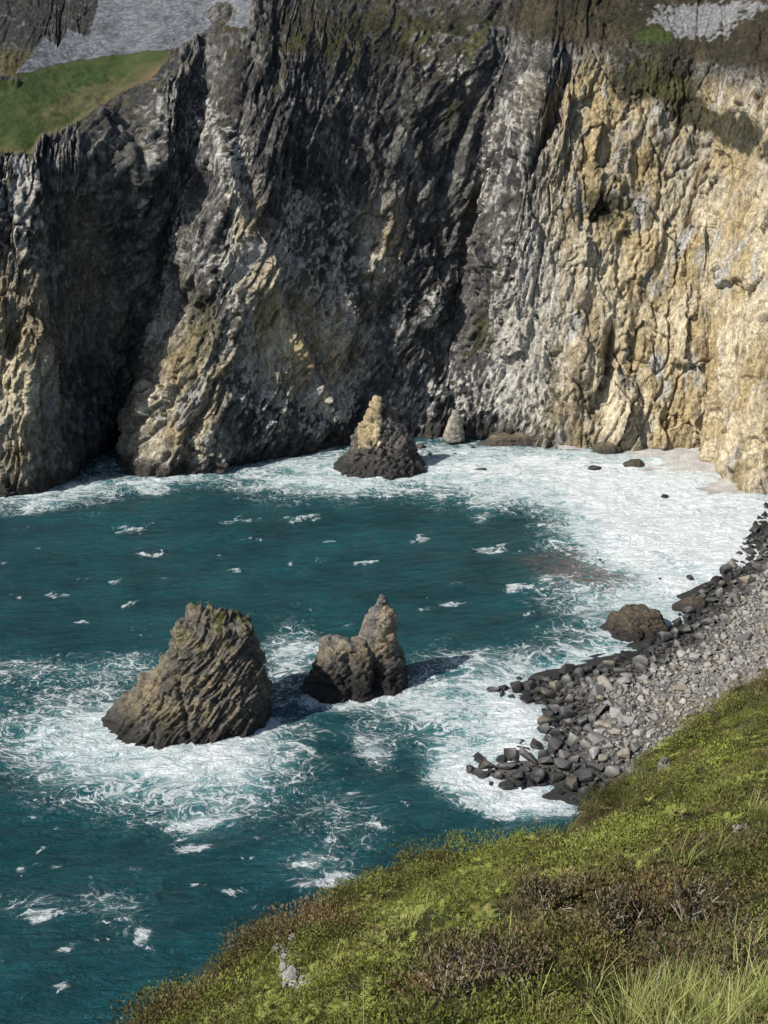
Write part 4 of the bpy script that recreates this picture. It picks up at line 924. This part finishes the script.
# ---- stones breaking through the slope
R_WHITE = sea_rock_mat('whitish quartz rock', (.74, .71, .66), (.52, .49, .44), (.3, .3, .3), .01, 9.0, moss=False, rot=(0, 0, 0), vary=.6); R_STONE = sea_rock_mat('grey lichen stone', (.48, .46, .43), (.34, .31, .28), (.3, .3, .3), .01, 9.0, moss=False, rot=(0, 0, 0))
def hill_rock(name, px, py, wpx, hpx, mat, lab, seed, cat='stone', jag=1.0, sink=.3):
    X, Y_, Z, rr = hill_hit(px, py); r = random.Random(seed); k = rr/FPX; bm = bmesh.new()
    W_, H_ = wpx*k, hpx*k; nj = 3 if jag < 1.5 else 11
    for j in range(nj):
        pts = [Vector((r.gauss(0, 1), r.gauss(0, 1), r.gauss(0, 1))).normalized() for _ in range(12)]
        if jag < 1.5: cx, cz, s, tall = r.uniform(-.25, .25)*W_, r.uniform(.05, .4)*H_, W_*r.uniform(.28, .48), H_/W_*1.1
        else: f = j/(nj-1); cx, cz, s, tall = (.45-f*.9)*W_*.5+r.uniform(-.25, .25)*W_, f*H_*.92, W_*r.uniform(.2, .38), r.uniform(.9, 1.9)
        q_ = Euler((r.uniform(-.3, .3), r.uniform(-.4, .2), r.uniform(0, 6))).to_matrix(); cy = (cz*.9 if jag >= 1.5 else 0)+r.uniform(-.12, .12)*W_
        vs_ = [bm.verts.new(q_@Vector((p.x*s, p.y*s*.75, p.z*s*tall))+Vector((cx, cy, cz))) for p in pts]
        g_ = bmesh.ops.convex_hull(bm, input=vs_); dead = [e for e in g_['geom_interior'] if isinstance(e, bmesh.types.BMVert)]
        if dead: bmesh.ops.delete(bm, geom=dead, context='VERTS')
    vx_ = max(wpx*k/34, .008); V, n, Fq = remeshed(bm, vx_); S_ = wpx*k
    x_, y_, z_ = (V/S_*2.2).T; x_ = x_+seed
    c_, b_, _v = cells(x_*1.6+y_, z_*1.3+y_*.8); V = V+n*(S_*(.05*ridged(x_, y_, z_, 3)+.08*c_-.03*np.exp(-b_*9)+.03*fbm(x_*3, y_*3, z_*3, 3)))[:, None]
    o = link(name, raw_mesh(name, V, Fq, False), mat); o.location = (X, Y_, Z-sink*wpx*k*.4); return tag(o, lab, cat)
def rib(name, spots, mat, lab, seed):
    """one rock body lying along the slope, its broken edge showing through the heather"""
    r = random.Random(seed); bm = bmesh.new(); X0 = Vector(spots[0])
    def shard(c, s_, tall, q_):
        vs_ = [bm.verts.new(q_@Vector((p.x*s_, p.y*s_*.8, p.z*s_*tall))+c) for p in (Vector((r.gauss(0, 1), r.gauss(0, 1), r.gauss(0, 1))).normalized() for _ in range(11))]
        g_ = bmesh.ops.convex_hull(bm, input=vs_); dead = [e for e in g_['geom_interior'] if isinstance(e, bmesh.types.BMVert)]
        if dead: bmesh.ops.delete(bm, geom=dead, context='VERTS')
    for a, b_ in zip(spots, spots[1:]+spots[-1:]):
        a, b_ = Vector(a)-X0, Vector(b_)-X0; n_ = max(2, int((b_-a).length/.09))
        for k in range(n_): shard(a.lerp(b_, k/n_)-Vector((0, 0, .06)), .12, 1.0, Matrix.Identity(3))
        for _ in range(2): shard(a+Vector((r.uniform(-.14, .14), r.uniform(-.12, .12), r.uniform(.04, .17))), r.uniform(.09, .16), r.uniform(.8, 1.5), Euler((r.uniform(-.4, .4), r.uniform(-.6, .1), r.uniform(0, 6))).to_matrix())
    V, n, Fq = remeshed(bm, .024); x_, y_, z_ = (V*4).T
    c_, b_, _v = cells(x_+y_*.7, z_+y_*.5); V = V+n*(.03*ridged(x_*.9, y_*.9, z_*.5, 3)+.06*c_-.03*np.exp(-b_*9))[:, None]
    o = link(name, raw_mesh(name, V, Fq, False), mat); o.location = X0; return tag(o, lab, 'outcrop')
rib('rock_outcrop', RIB, R_WHITE, 'jagged whitish rock rib breaking out of the heather on the slope edge', 3)
hill_rock('stone', 318, 994, 12, 8, R_WHITE, 'pale broken stone lying at the foot of the jagged whitish rib', 4)
hill_rock('stone', 332, 948, 9, 6, R_WHITE, 'small pale stone near the brow just above the jagged whitish rib', 14)
hill_rock('stone', 581, 882, 13, 10, R_WHITE, 'lone white stone amid dark heather in mid slope', 5)
hill_rock('stone', 664, 774, 16, 22, R_STONE, 'upright pale stone on the brow of the slope beside the boulder beach', 6)
hill_rock('stone', 706, 838, 20, 12, R_STONE, 'largest grey stone of the little cluster in brown grass high on the slope', 7)
hill_rock('stone', 742, 830, 18, 10, R_STONE, 'grey stone nearest the right edge, in the brown grass high on the slope', 8)
hill_rock('stone', 724, 850, 12, 7, R_STONE, 'small grey stone below the other two in the brown grass', 9)
hill_rock('stone', 488, 847, 8, 5, R_STONE, 'little grey stone in bracken close to the brow of the slope', 10)
hill_rock('stone', 415, 1000, 16, 8, R_STONE, 'flat grey stone low on the slope, left of the leggy heather bushes', 12)
